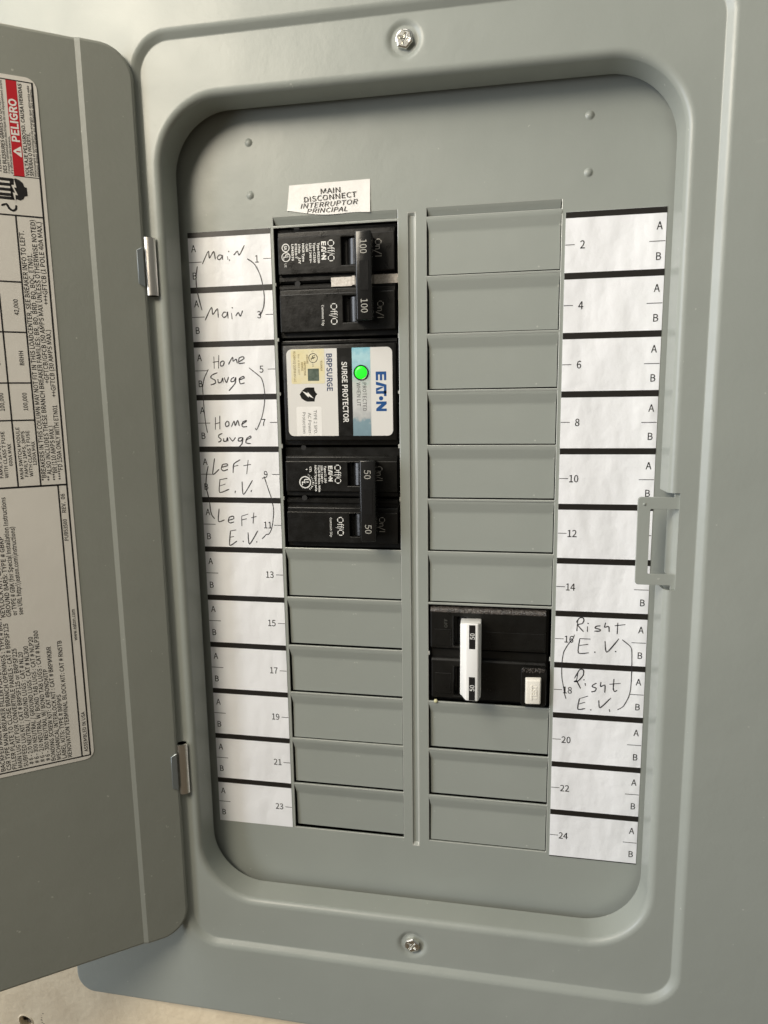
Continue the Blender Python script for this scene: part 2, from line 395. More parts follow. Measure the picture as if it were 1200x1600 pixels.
# cover frame: loops from the outer edge in to the lip round the opening
HU, HLo = (-31.6, -5.8), (-277.8, -250.2)         # hinge slots (bottom, top)
NOT = (-162.5, -120.3)                            # gap in the rolled wall behind the latch tab
LZ = [HU[1], HU[0], HLo[1], HLo[0]]               # downwards
RZ = [NOT[0], NOT[1]]                             # upwards
def rloop(x0, x1, z0, z1, r, y, n=14, ex=True, top=(9, -9), bot=(-9, 9), left=None, right=None):
    left = LZ if left is None else left; right = RZ if right is None else right
    P = []
    def arc(cx, cz, a0):
        for i in range(n + 1):
            a = math.radians(a0 + 90 * i / n); P.append((cx + r * math.cos(a), y, cz + r * math.sin(a)))
    arc(x1 - r, z0 + r, -90)                      # bottom right, then up the right side
    for z in right: P.append((x1, y, z))
    arc(x1 - r, z1 - r, 0)
    for x in top: P.append((x, y, z1))
    arc(x0 + r, z1 - r, 90)
    for z in left: P.append((x0, y, z))
    arc(x0 + r, z0 + r, 180)
    for x in bot: P.append((x, y, z0))
    return P
loops = []
def L_outer(o, y, r=9): loops.append(rloop(-188 + o, 188 - o, -403 + o, 118 - o, r, y))
L_outer(0, WY - 0.3, 9); L_outer(0, -18.6, 9); L_outer(0.25, -19.2, 9); L_outer(0.9, -19.5, 8.5)
for o, y, r in ((-1.1, -19.5, 18.1), (-0.5, -19.42, 17.5), (0.0, -19.2, 17), (0.5, -18.85, 16.5), (2.1, -17.5, 14.9), (2.6, -17.18, 14.4), (3.2, -17.02, 13.8), (3.6, -17.0, 13.4)):
    loops.append(rloop(-120.3 + o, 125.9 - o, -363.9 + o, 78.0 - o, r, y))
loops.append(rloop(-115.4, 115.4, -340.9, 55.7, 33.4, -17.0))
RO = [(0, -17.0), (0.45, -17.0)] + [(0.45 + 1.75 * math.sin(a), -15.25 - 1.75 * math.cos(a)) for a in [math.radians(d) for d in (18, 36, 54, 72, 84)]] + [(2.35, -13), (2.9, -4.4), (2.95, -4.0)]
D0 = len(loops)
for o, y in RO: loops.append(rloop(-114.2 + o, 114.2 - o, -339.7 + o, 54.5 - o, 32 - o, y))
nl = len(loops[0]); V = [p for l in loops for p in l]; F = []
def zin(z, rg): return rg[0] - 1e-3 <= z <= rg[1] + 1e-3
C0 = 11                                            # index of the recess floor loop
for k in range(len(loops) - 1):
    for i in range(nl):
        j = (i + 1) % nl
        a, c = loops[k][i], loops[k][j]; mz = (a[2] + c[2]) / 2; mx = (a[0] + c[0]) / 2
        straight_l = abs(a[0] - c[0]) < 1e-6 and mx < 0; straight_r = abs(a[0] - c[0]) < 1e-6 and mx > 0
        if straight_l and 6 <= k <= 11 and (zin(mz, HU) or zin(mz, HLo)): continue
        if straight_r and k >= C0 + 1 and zin(mz, NOT): continue
        if k == C0 and abs(a[2] - c[2]) < 1e-6 and abs(a[0]) < 9.01 and abs(c[0]) < 9.01: continue   # screw patches
        F.append((k * nl + i, k * nl + j, (k + 1) * nl + j, (k + 1) * nl + i))
dish = [(8.2, -17.0), (7.6, -16.9), (7.0, -16.55), (6.4, -16.15), (5.8, -15.95), (5.2, -15.9)]
for cz, z0, z1 in ((65.0, 55.7, 74.7), (-350.4, -360.6, -340.9)):
    last = hole_patch(V, F, -9, 9, z0, z1, 0, cz, dish, -17.0, 40); V.append((0, -15.9, cz))
    for i in range(40): F.append((last[i], last[(i + 1) % 40], len(V) - 1))
me_frame = mesh('cover_frame', V, [f[::-1] for f in F], 'paint', panel, smooth=28, solid=1.3, wn=True)
md = me_frame.modifiers['sheet']; md.offset = -1

# latch tab, stamped flush with the cover
def tabpts():
    P = [(115.9, -120.3), (113.6, -120.3), (113.6, -122.3)]
    P += [(100.2 - 1.3 * math.sin(math.radians(a)), -122.3 - 1.3 + 1.3 * math.cos(math.radians(a))) for a in (0, 30, 60, 90)]
    P += [(100.4 - 1.3 * math.cos(math.radians(a)), -159.3 - 1.3 * math.sin(math.radians(a))) for a in (0, 30, 60, 90)]
    P += [(113.6, -160.6), (113.6, -162.5), (115.9, -162.5), (115.9, -155.9), (104.4, -155.9), (104.0, -155.5), (104.0, -127.8), (104.4, -127.4), (115.9, -127.4)]
    return P
b = B().poly(tabpts(), -17.04, -15.6); b.done('latch_tab', 'paint', panel, bev=0.12)
V = [(x, y, z) for z in (-157.5, -141, -126.0) for x, y in ((113.2, -5.5), (113.5, -8.0), (114.0, -11.0), (114.8, -14.0), (115.9, -16.4))]
mesh('latch_backing', V, [(5 * q + i, 5 * q + 5 + i, 5 * q + 6 + i, 5 * q + 1 + i) for q in (0, 1) for i in range(4)], 'paint', panel, smooth=60)
b = B().lathe(101.5, -125.3, [(0.7, -17.0), (0.55, -17.35), (0.25, -17.5), (0, -17.52)], 12); b.done('latch_dimple', 'paint', panel)

# hinges
for z0, z1, la, lb in ((-31.4, -6.2, -26.5, -12.0), (-277.4, -250.8, -273, -256)):
    b = B().vcyl(-117.6, -18.9, 3.2, z0, z1, 20, 172, 352, 1.0)
    h = b.done('hinge_knuckle', 'zinc', panel)
    b = B(); th = math.radians(36.7); ux, uy = -math.cos(th), -math.sin(th); nx, ny = math.sin(th), -math.cos(th)
    P = []
    for nn in (0.15, 0.95):
        for s_, z in ((2.0, la - 1.5), (4.9, la), (4.9, lb), (2.0, lb + 1.5)):
            P.append((-117.4 + ux * s_ + nx * nn, -21.4 + uy * s_ + ny * nn, z))
    b.hexa(P, 0.25, 1); b.done('hinge_leaf', 'leaf', h)

# cover screws: hexagon head on a washer flange, with a cross recess and slot
def screw(cz, rot, tilt):
    b = B(); cx = 0; yb = -15.9
    b.lathe(0, 0, [(0, 0), (4.3, 0), (4.6, -0.35), (4.45, -0.8), (3.9, -1.05), (3.2, -1.15)], 40)
    # hexagonal head with a rounded crown
    rings = []
    n = 6
    for rr, y in ((3.35, -1.1), (3.35, -2.7)): rings.append([(rr * math.cos(math.radians(60 * i)), y, rr * math.sin(math.radians(60 * i))) for i in range(6)])
    v0 = [b.bm.verts.new(Vector(p) * S) for p in rings[0]]; v1 = [b.bm.verts.new(Vector(p) * S) for p in rings[1]]
    for i in range(6): b.bm.faces.new((v0[i], v0[(i + 1) % 6], v1[(i + 1) % 6], v1[i]))
    v2 = [b.bm.verts.new(Vector((2.75 * math.cos(math.radians(60 * i)), -3.05, 2.75 * math.sin(math.radians(60 * i)))) * S) for i in range(6)]
    for i in range(6): b.bm.faces.new((v1[i], v1[(i + 1) % 6], v2[(i + 1) % 6], v2[i]))
    # top with a cross-shaped recess
    wdt = 0.5; ln = 2.1; dp = 1.2
    cross = [(wdt, ln), (-wdt, ln), (-wdt, wdt), (-ln, wdt), (-ln, -wdt), (-wdt, -wdt), (-wdt, -ln), (wdt, -ln), (wdt, -wdt), (ln, -wdt), (ln, wdt), (wdt, wdt)]
    ct = [b.bm.verts.new(Vector((x, -3.05, z)) * S) for x, z in cross]
    cb = [b.bm.verts.new(Vector((x * 0.75, -3.05 + dp, z * 0.75)) * S) for x, z in cross]
    for i in range(12): b.bm.faces.new((ct[i], ct[(i + 1) % 12], cb[(i + 1) % 12], cb[i]))
    b.bm.faces.new(cb)
    # fill between the hexagon and the cross
    E = []
    for L in (v2, ct):
        for i in range(len(L)):
            e = b.bm.edges.get((L[i], L[(i + 1) % len(L)])); E.append(e)
    bmesh.ops.triangle_fill(b.bm, edges=E, use_beauty=True)
    R_ = Matrix.Rotation(math.radians(rot), 4, 'Y')
    T_ = Matrix.Rotation(math.radians(tilt), 4, 'X')
    for v in b.bm.verts: v.co = T_ @ R_ @ (v.co * 1.13) + Vector((0, yb, cz)) * S
    return b.done('cover_screw', 'zinc2', panel, 30, bev=0.12)
screw(65.0, 17, 2); screw(-350.4, 38, -3)

# paint specks stuck on the cover
for x, y, z, r in ((-19, -17, 60.5, 0.75), (10.2, -0.1, -227.9, 1.0)):
    B().lathe(x, z, [(r, y), (r * .9, y - r * .5), (r * .5, y - r * .85), (0, y - r)], 12).done('paint_speck', 'speck', panel)

# ---------------------------------------------------------------- dead front
XL0, XL1, XR0, XR1 = -65.1, -6.6, 6.6, 65.2
P25 = 25.4
gone_L = {1, 2, 3, 4, 5}; gone_R = {8}
xs = [-119, XL0, XL1, -1.9, -1.3, 0.9, 1.5, XR0, XR1, 119]
gy = {-1.9: 0, -1.3: 1.15, 0.9: 1.15, 1.5: 0}
zl = [62, 4.2, 2.6, 1.2]
for k in range(13): zl += [0.45 - P25 * k, -0.55 - P25 * k]
zl += [-306.6, -308.0, -344]
zl = sorted(set(zl), reverse=True)
def in_hole(xa, xb, za, zb):
    xm, zm = (xa + xb) / 2, (za + zb) / 2
    for X0, X1, gone in ((XL0, XL1, gone_L), (XR0, XR1, gone_R)):
        if X0 < xm < X1:
            if 0.45 < zm < 4.2: return True
            if zm < -P25 * 12 - 0.5 or zm > 4.2: return False
            for k in range(13):
                if -0.55 - P25 * k < zm < 0.45 - P25 * k: return k in gone
            return True
    return False
V, F, idx = [], [], {}
def gv(x, z):
    y = 0.0
    if x in (-1.3, 0.9) and -306.7 <= z <= 1.3: y = 1.15
    k = (x, z)
    if k not in idx: idx[k] = len(V); V.append((x, y, z))
    return idx[k]
for i in range(len(xs) - 1):
    for j in range(len(zl) - 1):
        if in_hole(xs[i], xs[i + 1], zl[j + 1], zl[j]): continue
        F.append((gv(xs[i], zl[j]), gv(xs[i], zl[j + 1]), gv(xs[i + 1], zl[j + 1]), gv(xs[i + 1], zl[j])))
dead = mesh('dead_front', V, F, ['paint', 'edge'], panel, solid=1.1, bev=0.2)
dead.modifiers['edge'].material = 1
# stubs where the knocked-out plates were snapped off
b = B()
for k in sorted(gone_L):
    for x, sgn in ((XL0, 1), (XL1, -1)):
        q = random.uniform(0.35, 0.8); b.box(min(x, x + sgn * q), max(x, x + sgn * q), 0.1, 1.0, -P25 * k - 1.0, -P25 * k + random.uniform(0.5, 1.1), 0.12, 1)
for x, sgn in ((XR0, 1), (XR1, -1)): b.box(min(x, x + sgn * .6), max(x, x + sgn * .6), 0.1, 1.0, -P25 * 8 - 1.0, -P25 * 8 + 0.9, 0.12, 1)
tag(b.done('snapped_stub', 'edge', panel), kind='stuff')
# sloping strip above each column
for X0, X1 in ((XL0, XL1), (XR0, XR1)):
    V = [(X0, 0.0, 4.25), (X1, 0.0, 4.25), (X0 + .35, 0.5, 3.2), (X1 - .35, 0.5, 3.2), (X0 + .5, 1.9, 0.75), (X1 - .5, 1.9, 0.75)]
    mesh('top_strip', V, [(0, 2, 3, 1), (2, 4, 5, 3)], 'paint', panel, solid=0.9)
# blank plates
def blank_mesh(X0, X1):
    w = X1 - X0; R1 = 0.95; 
    prof = [(-0.5, 0.01), (-1.3, 0.06), (-2.2, 0.25), (-5.6, 1.28), (-6.3, 1.42), (-7.2, 1.5), (-12, 1.5), (-18, 1.5), (-24.45, 1.5)]
    V, F = [], []
    for q, (z, y) in enumerate(prof):
        a, c = (0.0, 0.0) if q < 2 else (0.75, 0.35)
        if q == 2: a, c = 0.35, 0.2
        for x in (X0 + a, X0 + a + 1.2, (X0 + X1) / 2, X1 - c - 1.2, X1 - c): V.append((x, y, z))
    for q in range(len(prof) - 1):
        for i in range(4): F.append((5 * q + i, 5 * q + 5 + i, 5 * q + 6 + i, 5 * q + 1 + i))
    return V, F
proto = {}
for side, X0, X1, rows in (('L', XL0, XL1, range(6, 12)), ('R', XR0, XR1, [0, 1, 2, 3, 4, 5, 6, 9, 10, 11])):
    for r in rows:
        if side not in proto:
            V, F = blank_mesh(X0, X1); o = mesh('blank_plate', V, F, 'paint', panel, smooth=40, solid=0.9, wn=True); proto[side] = o
        else:
            o = proto[side].copy(); scene.collection.objects.link(o); o.parent = panel
        o.location = (0, random.uniform(-0.18, 0.18) * S, -P25 * r * S)
        o.rotation_euler = (math.radians(random.uniform(-1.3, 1.3)), math.radians(random.uniform(-0.12, 0.12)), math.radians(random.uniform(-0.3, 0.3)))
        if o.rotation_euler.x: o.location.y += 0
# round pimples on the dead front
for x, z in ((-75.4, 37.4), (-75.6, 14.6), (75.7, 36.8), (75.8, 14.2)):
    B().lathe(x, z, [(2.0, 0.02), (1.75, -0.06), (1.4, -0.34), (1.0, -0.62), (0.5, -0.78), (0, -0.82)], 24).done('dimple', 'paint', panel, smooth=60)

# ---------------------------------------------------------------- circuit directory strips
HAND_L=[[(-101.0,-14.8),(-97.6,-9.0),(-97.3,-12.3),(-94.9,-9.3),(-94.3,-12.9)],
 [(-91.0,-11.2),(-92.3,-11.1),(-93.3,-12.2),(-92.5,-13.2),(-91.1,-12.3),(-90.8,-11.1),(-90.6,-13.3)],
 [(-88.2,-11.8),(-88.0,-13.4)],
 [(-87.4,-9.7),(-87.3,-9.9)],
 [(-87.2,-13.6),(-87.2,-13.9)],
 [(-85.0,-11.5),(-83.1,-9.8),(-82.2,-11.6),(-79.5,-7.3)],
 [(-103.6,-15.7),(-104.5,-20.0),(-104.6,-24.8),(-104.0,-29.2),(-102.4,-36.1)],
 [(-78.4,-13.4),(-76.1,-14.9),(-74.4,-16.7),(-72.3,-21.0),(-71.1,-26.2),(-70.7,-31.0),(-71.1,-35.2),(-72.3,-38.1),(-73.2,-39.7)],
 [(-101.1,-40.8),(-97.5,-34.8),(-97.0,-38.2),(-94.5,-35.6),(-94.3,-39.7)],
 [(-90.1,-37.4),(-91.4,-37.4),(-92.3,-38.8),(-91.3,-39.8),(-89.9,-38.9),(-89.5,-37.2),(-89.3,-40.3)],
 [(-87.5,-37.8),(-87.3,-40.7)],
 [(-86.9,-35.4),(-86.8,-35.7)],
 [(-85.4,-39.3),(-84.0,-37.7),(-83.1,-39.5),(-81.8,-36.9)],
 [(-97.6,-58.0),(-97.7,-63.7)],
 [(-95.0,-57.3),(-95.5,-63.7)],
 [(-98.3,-60.7),(-95.0,-60.3)],
 [(-92.9,-60.1),(-94.3,-60.8),(-94.3,-62.5),(-93.0,-62.3),(-92.4,-60.8),(-92.9,-60.1)],
 [(-90.3,-61.9),(-88.0,-58.5),(-87.8,-60.4),(-86.2,-59.5),(-85.7,-61.5)],
 [(-84.9,-60.8),(-82.2,-59.3),(-82.7,-58.4),(-84.6,-59.0),(-84.9,-61.5),(-81.9,-61.3)],
 [(-96.2,-65.7),(-98.9,-66.7),(-99.8,-68.0),(-97.7,-69.2),(-97.5,-70.7),(-100.0,-71.5)],
 [(-96.1,-68.7),(-95.9,-70.5),(-94.5,-70.2),(-93.6,-68.3),(-93.5,-70.5)],
 [(-92.8,-68.0),(-91.8,-70.5),(-90.5,-67.8)],
 [(-87.7,-68.1),(-89.1,-68.8),(-89.4,-70.1),(-87.8,-69.9),(-86.9,-68.1),(-87.3,-70.9),(-90.7,-74.5)],
 [(-85.3,-69.4),(-82.6,-68.5),(-83.1,-67.7),(-85.1,-68.9),(-84.6,-71.2),(-82.4,-70.8)],
 [(-100.8,-64.0),(-103.1,-68.1),(-104.1,-71.6),(-104.3,-73.0),(-104.2,-78.5),(-104.1,-84.1),(-103.7,-90.2),(-103.0,-94.8)],
 [(-79.9,-63.7),(-76.4,-66.4),(-73.9,-68.6),(-72.9,-71.6),(-72.4,-76.5),(-72.9,-81.4),(-74.2,-86.9),(-76.2,-91.4),(-77.4,-93.5),(-78.0,-92.6)],
 [(-98.4,-87.2),(-98.8,-93.3)],
 [(-96.1,-86.5),(-96.4,-93.1)],
 [(-98.9,-90.5),(-96.1,-89.8)],
 [(-92.3,-89.1),(-93.4,-90.3),(-93.0,-91.8),(-91.7,-91.3),(-91.5,-89.8),(-92.3,-89.1)],
 [(-90.3,-91.9),(-88.8,-89.1),(-88.3,-91.4),(-86.9,-88.8),(-86.2,-91.6)],
 [(-85.1,-90.9),(-82.9,-89.6),(-82.3,-88.9),(-84.2,-89.6),(-84.8,-91.4),(-84.0,-92.0),(-82.2,-91.8)],
 [(-95.2,-95.1),(-97.0,-95.9),(-97.3,-96.9),(-96.0,-98.0),(-96.4,-99.0),(-97.6,-99.4)],
 [(-94.6,-97.5),(-94.7,-98.9),(-93.3,-98.9),(-92.7,-97.2),(-92.5,-99.0)],
 [(-91.6,-97.0),(-90.1,-98.9),(-88.4,-97.1)],
 [(-84.8,-97.2),(-86.7,-97.5),(-87.1,-98.8),(-85.5,-98.8),(-84.6,-97.2),(-85.3,-100.3),(-87.2,-102.1)],
 [(-83.3,-98.5),(-80.5,-97.3),(-80.8,-96.5),(-82.7,-97.8),(-83.1,-99.8),(-80.6,-100.2)],
 [(-100.0,-107.5),(-101.4,-115.5),(-97.9,-112.9)],
 [(-96.5,-111.9),(-93.4,-111.1),(-93.7,-110.2),(-95.9,-110.6),(-96.7,-112.7),(-95.5,-113.7),(-93.3,-112.9)],
 [(-90.6,-114.7),(-90.0,-110.3),(-86.5,-108.1)],
 [(-89.9,-111.4),(-87.7,-110.9)],
 [(-82.4,-108.2),(-83.5,-115.2)],
 [(-85.0,-111.1),(-81.1,-110.4)],
 [(-97.7,-117.9),(-98.3,-124.5),(-93.2,-122.9)],
 [(-97.7,-118.1),(-93.8,-117.4)],
 [(-98.0,-121.3),(-95.0,-120.3)],
 [(-89.9,-123.9),(-90.1,-124.8)],
 [(-86.1,-119.0),(-85.7,-125.5),(-80.6,-118.3)],
 [(-81.4,-123.5),(-81.7,-124.1)],
 [(-103.6,-111.3),(-104.7,-115.6),(-105.4,-121.4),(-104.7,-125.1),(-103.9,-129.3),(-103.7,-133.5),(-103.0,-136.2),(-101.6,-138.0)],
 [(-75.4,-117.6),(-74.4,-116.9),(-73.0,-121.4),(-71.3,-126.8),(-70.3,-132.5),(-70.7,-137.7),(-71.7,-142.5),(-73.2,-145.2),(-74.6,-145.5),(-75.7,-146.6),(-77.0,-147.8)],
 [(-99.0,-132.8),(-99.7,-139.3),(-96.4,-138.5)],
 [(-94.4,-138.7),(-91.5,-137.8),(-91.7,-136.5),(-93.7,-137.1),(-94.4,-139.2),(-93.3,-140.0),(-91.3,-139.4)],
 [(-87.2,-136.4),(-87.3,-141.5)],
 [(-87.2,-136.4),(-83.7,-135.3)],
 [(-87.1,-138.3),(-84.6,-137.7)],
 [(-80.7,-134.5),(-81.3,-140.0)],
 [(-82.1,-137.2),(-79.4,-136.4)],
 [(-93.5,-144.0),(-94.3,-151.5),(-90.3,-149.2)],
 [(-93.5,-144.1),(-90.4,-143.5)],
 [(-93.9,-147.3),(-91.8,-146.9)],
 [(-87.0,-149.3),(-87.0,-149.6)],
 [(-84.2,-144.6),(-83.7,-150.7),(-79.0,-143.7)],
 [(-79.8,-149.4),(-79.8,-149.7)]]
HAND_R=[[(77.1,-183.3),(76.8,-188.5)],
 [(76.5,-184.3),(77.8,-182.1),(79.4,-181.9),(79.9,-183.1),(79.2,-184.7),(77.2,-185.5),(79.9,-188.7)],
 [(81.6,-186.0),(81.6,-188.6)],
 [(81.8,-184.5),(82.0,-184.7)],
 [(87.4,-185.4),(85.7,-185.7),(85.0,-186.6),(87.3,-187.2),(87.1,-188.0),(84.7,-188.1)],
 [(89.7,-183.8),(89.3,-186.0),(91.1,-185.6),(91.4,-188.2)],
 [(95.1,-183.6),(95.0,-189.1)],
 [(93.8,-185.1),(98.5,-184.3)],
 [(78.3,-192.1),(77.8,-199.1),(82.6,-198.9)],
 [(78.3,-192.1),(83.1,-192.1)],
 [(78.2,-195.5),(82.2,-194.7)],
 [(85.3,-198.4),(85.5,-198.6)],
 [(89.7,-192.7),(90.7,-198.2),(95.9,-191.3)],
 [(94.7,-197.6),(94.8,-197.9)],
 [(75.8,-190.3),(75.2,-192.3),(73.2,-195.0),(71.2,-198.9),(70.6,-202.7),(70.4,-208.0),(70.7,-212.6),(71.6,-217.1),(72.1,-220.2),(72.8,-222.4)],
 [(72.1,-216.3),(72.1,-219.4)],
 [(97.4,-191.7),(100.6,-194.3),(101.8,-196.5),(102.2,-206.2),(102.1,-215.2),(101.3,-219.8),(99.1,-224.5),(96.5,-226.4)],
 [(77.9,-209.3),(77.3,-213.7)],
 [(76.4,-211.9),(78.7,-207.5),(80.4,-207.6),(80.4,-210.1),(78.2,-213.1),(76.3,-213.6),(77.5,-213.3),(79.4,-216.9)],
 [(81.4,-214.4),(81.6,-215.4)],
 [(80.8,-212.4),(80.9,-212.6)],
 [(86.6,-213.7),(84.9,-214.8),(84.8,-215.7),(86.5,-216.2),(86.0,-217.7),(84.3,-218.2)],
 [(88.6,-213.0),(88.5,-215.3),(90.4,-214.4),(90.5,-218.2)],
 [(94.4,-211.1),(94.3,-216.1),(95.0,-217.3),(96.0,-216.7)],
 [(92.5,-213.9),(97.5,-213.1)],
 [(79.0,-222.0),(78.4,-227.3),(81.8,-226.8)],
 [(79.0,-222.0),(83.0,-220.4)],
 [(78.9,-224.7),(81.7,-223.6)],
 [(84.4,-227.3),(84.5,-227.6)],
 [(87.9,-222.2),(88.6,-226.0),(93.3,-220.7)],
 [(92.8,-226.3),(93.1,-227.7)]]

def strip(x0, x1, zt, side, endz):
    b = B().box(x0, x1, -0.22, 0.0, endz, zt + 2.5, 0); pz = b.done('directory_strip', 'paper', panel)
    k = Ink(front(-0.22), 0.05)
    for r in range(12):
        z0 = zt - P25 * r
        k.rect(x0, x1, z0, z0 + (2.75 if r else 2.45), 'bar')
        num = str(2 * r + (2 if side == 'R' else 1))
        if side == 'R':
            k.text('A', 105.5, z0 - 6.6, 1, 0, 3.35, None, bold=0.008, align='c'); k.text('B', 105.6, z0 - 19.0, 1, 0, 3.35, None, bold=0.008, align='c')
            k.rect(101.6, 108.0, z0 - 11.45, z0 - 11.15); k.rect(x0 + 0.1, x0 + 4.0, z0 - 11.15, z0 - 10.85)
            k.text(num, 74.2 if r < 4 else 73.4, z0 - 12.7, 1, 0, 3.5, None, align='c', bold=0.008)
        else:
            k.text('A', -105.1, z0 - 6.4, 1, 0, 3.35, None, bold=0.008, align='c'); k.text('B', -105.2, z0 - 18.9, 1, 0, 3.35, None, bold=0.008, align='c')
            k.rect(-107.7, -101.3, z0 - 11.25, z0 - 10.95); k.rect(-70.4, x1 - 0.1, z0 - 11.15, z0 - 10.85)
            k.text(num, -73.6, z0 - 12.6, 1, 0, 3.5, None, align='c', bold=0.008)
    if side == 'R': k.rect(x0, x1, endz, endz + 0.45, 'bar')
    k.done('printed_marks', pz)
    h = Ink(front(-0.22), 0.09)
    for st in (HAND_R if side == 'R' else HAND_L):
        ln = sum(math.dist(st[i], st[i + 1]) for i in range(len(st) - 1))
        if len(st) == 2 and ln < 1.4: h.disc(st[0][0], st[0][1], 0.33, 'pencil', n=8)
        h.stroke(st, 0.52 if ln < 30 else 0.42)
        if len(st) == 2 and abs(ln - 9.5) < 0.01: h.stroke(st, 0.9)
    h.done('handwriting', pz)
    return pz
strip(66.9, 108.2, -3.82, 'R', -305.9)
strip(-107.8, -66.6, -2.73, 'L', -304.6)
# the torn-cut sticker above the main breaker, one corner curling
V, F = [], []
TL, TR, BR, BL = (-56.6, 17.6), (-18.8, 18.0), (-19.0, 3.9), (-58.0, 6.6)
nu, nv = 24, 8
for j in range(nv + 1):
    for i in range(nu + 1):
        u, v = i / nu, j / nv
        x = (TL[0] * (1 - u) + TR[0] * u) * (1 - v) + (BL[0] * (1 - u) + BR[0] * u) * v
        z = (TL[1] * (1 - u) + TR[1] * u) * (1 - v) + (BL[1] * (1 - u) + BR[1] * u) * v
        z -= v * 1.35 * math.sin(math.pi * min(1, u / 0.86)) ** 1.5 if u < 0.86 else 0
        y = -0.16 - 0.5 * max(0, v - 0.75) * (1 - u) * 4 * 0.5 - 0.35 * max(0, u - 0.85) / 0.15 * v
        V.append((x, y, z))
for j in range(nv):
    for i in range(nu): a = j * (nu + 1) + i; F.append((a, a + nu + 1, a + nu + 2, a + 1))
st = mesh('warning_sticker', V, F, 'stick', panel, smooth=60, solid=0.12, wn=True)
k = Ink(front(-0.2), 0.22)
k.text('MAIN', -37.2, 13.1, 1, 0.02, 2.35, 9.2, align='c', bold=0.004); k.text('DISCONNECT', -37.4, 10.35, 1, 0.04, 2.4, 24.6, align='c', bold=0.004)
k.text('INTERRUPTOR', -38.2, 7.45, 1, 0.02, 2.3, 26.6, align='c', slant=0.3, bold=0.0); k.text('PRINCIPAL', -39.0, 4.95, 1, 0.0, 2.1, 19.0, align='c', slant=0.3, bold=0.004)
k.done('printed_words', st)

# ---------------------------------------------------------------- door, swung open 143 degrees
th = math.radians(36.7); DX, DY = -math.cos(th), -math.sin(th); NX, NY = math.sin(th), -math.cos(th)
def D(s, z, n=0.0): return (-117.4 + (DX * s + NX * n) * 0.99, -21.4 + (DY * s + NY * n) * 0.99, 0.99 * z - 0.78)
DT, DB = 73.9, -358.9
# rebuild with the bevel line at the same place on both edges
V, F = [], []
rg = [(0, -4.0, 14), (0, -2.0, 14), (0.25, -1.1, 13.8), (0.8, -0.35, 13.4), (1.7, 0.0, 12.6)]
lp = []
for o, n_, r in rg:
    l = []
    for p in rloop(0.8 + o, 244 - o, DB + o, DT - o, r, 0, top=(24.2, 22.1), bot=(22.1, 24.2), left=(), right=()):
        s_ = p[0]; l.append(D(s_, p[2], n_ - (0.95 if s_ >= 24.1 and n_ > -3 else 0)))
    lp.append(l)
m_ = len(lp[0])
V = [p for l in lp for p in l]
for k_ in range(len(lp) - 1):
    for i in range(m_): j = (i + 1) % m_; F.append((k_ * m_ + i, k_ * m_ + j, (k_ + 1) * m_ + j, (k_ + 1) * m_ + i))
inner = rloop(0.8 + 1.7, 244 - 1.7, DB + 1.7, DT - 1.7, 12.6, 0, top=(24.2, 22.1), bot=(22.1, 24.2), left=(), right=())
o_ = (len(lp) - 1) * m_
A_ = [i for i in range(m_) if inner[i][0] > 24.1]; H_ = [i for i in range(m_) if inner[i][0] < 22.0]
def find(s_, top): return min(range(m_), key=lambda i: abs(inner[i][0] - s_) + (0 if (inner[i][2] > -140) == top else 999))
tA, tH, bA, bH = find(24.2, True), find(22.1, True), find(24.2, False), find(22.1, False)
# main field: walk from bA round the far side to tA
seq = []; i = bA
while True:
    seq.append(o_ + i)
    if i == tA: break
    i = (i + 1) % m_
F.append(tuple(seq))
seq = []; i = tH
while True:
    seq.append(o_ + i)
    if i == bH: break
    i = (i + 1) % m_
F.append(tuple(seq))
F.append((o_ + tA, o_ + tH, o_ + bH, o_ + bA))
door = mesh('door', V, F, 'paintdoor_shaded', panel, smooth=18)
md = door.modifiers.new('sheet', 'SOLIDIFY'); md.thickness = 1.2 * S; md.offset = -1
md = door.modifiers.new('split', 'EDGE_SPLIT'); md.split_angle = math.radians(40)
md = door.modifiers.new('shade', 'WEIGHTED_NORMAL'); md.keep_sharp = True; md.weight = 100

# information label on the inside of the door
LN = -0.95
def DS(s, z, n): return D(s, z, LN + n)
V, F = [], []
def rr2(s0, s1, z0, z1, r, n, k=6):
    P = []
    for cx, cz, a0 in ((s1 - r, z0 + r, -90), (s1 - r, z1 - r, 0), (s0 + r, z1 - r, 90), (s0 + r, z0 + r, 180)):
        for i in range(k + 1): a = math.radians(a0 + 90 * i / k); P.append(DS(cx + r * math.cos(a), cz + r * math.sin(a), n))
    return P
a = rr2(40.2, 232, -249.6, 54.1, 4.2, 0.02); c = rr2(40.2, 232, -249.6, 54.1, 4.2, 0.2)
n_ = len(a); V = a + c; F = [tuple(range(n_, 2 * n_)), tuple(range(n_))[::-1]] + [(i, (i + 1) % n_, n_ + (i + 1) % n_, n_ + i) for i in range(n_)]
sheet = mesh('information_label', V, F, 'doorpaper', panel)
k = Ink(lambda u, v, l: DS(u, v, l), 0.25, -1)
W_ = 0.62
def hl(z, s0, s1, wd=W_): k.rect(s0, s1, z - wd / 2, z + wd / 2)
def vl(s, z0, z1, wd=W_): k.rect(s - wd / 2, s + wd / 2, z0, z1)
hl(-247.6, 41.6, 228); vl(41.9, -247.6, 52.2, .7); hl(52.2, 41.6, 228, .4); hl(-0.9, 41.9, 228); hl(-115.8, 41.9, 228, .8)
vl(52.5, -115.8, -0.9); vl(61.5, -115.8, -33.0); vl(45.6, -247.6, -115.8)
for z in (-28.0, -48.9, -70.4, -86.5): hl(z, 52.5, 120)
hl(14.9, 41.9, 52.0, .3); hl(14.6, 60, 120, .3)
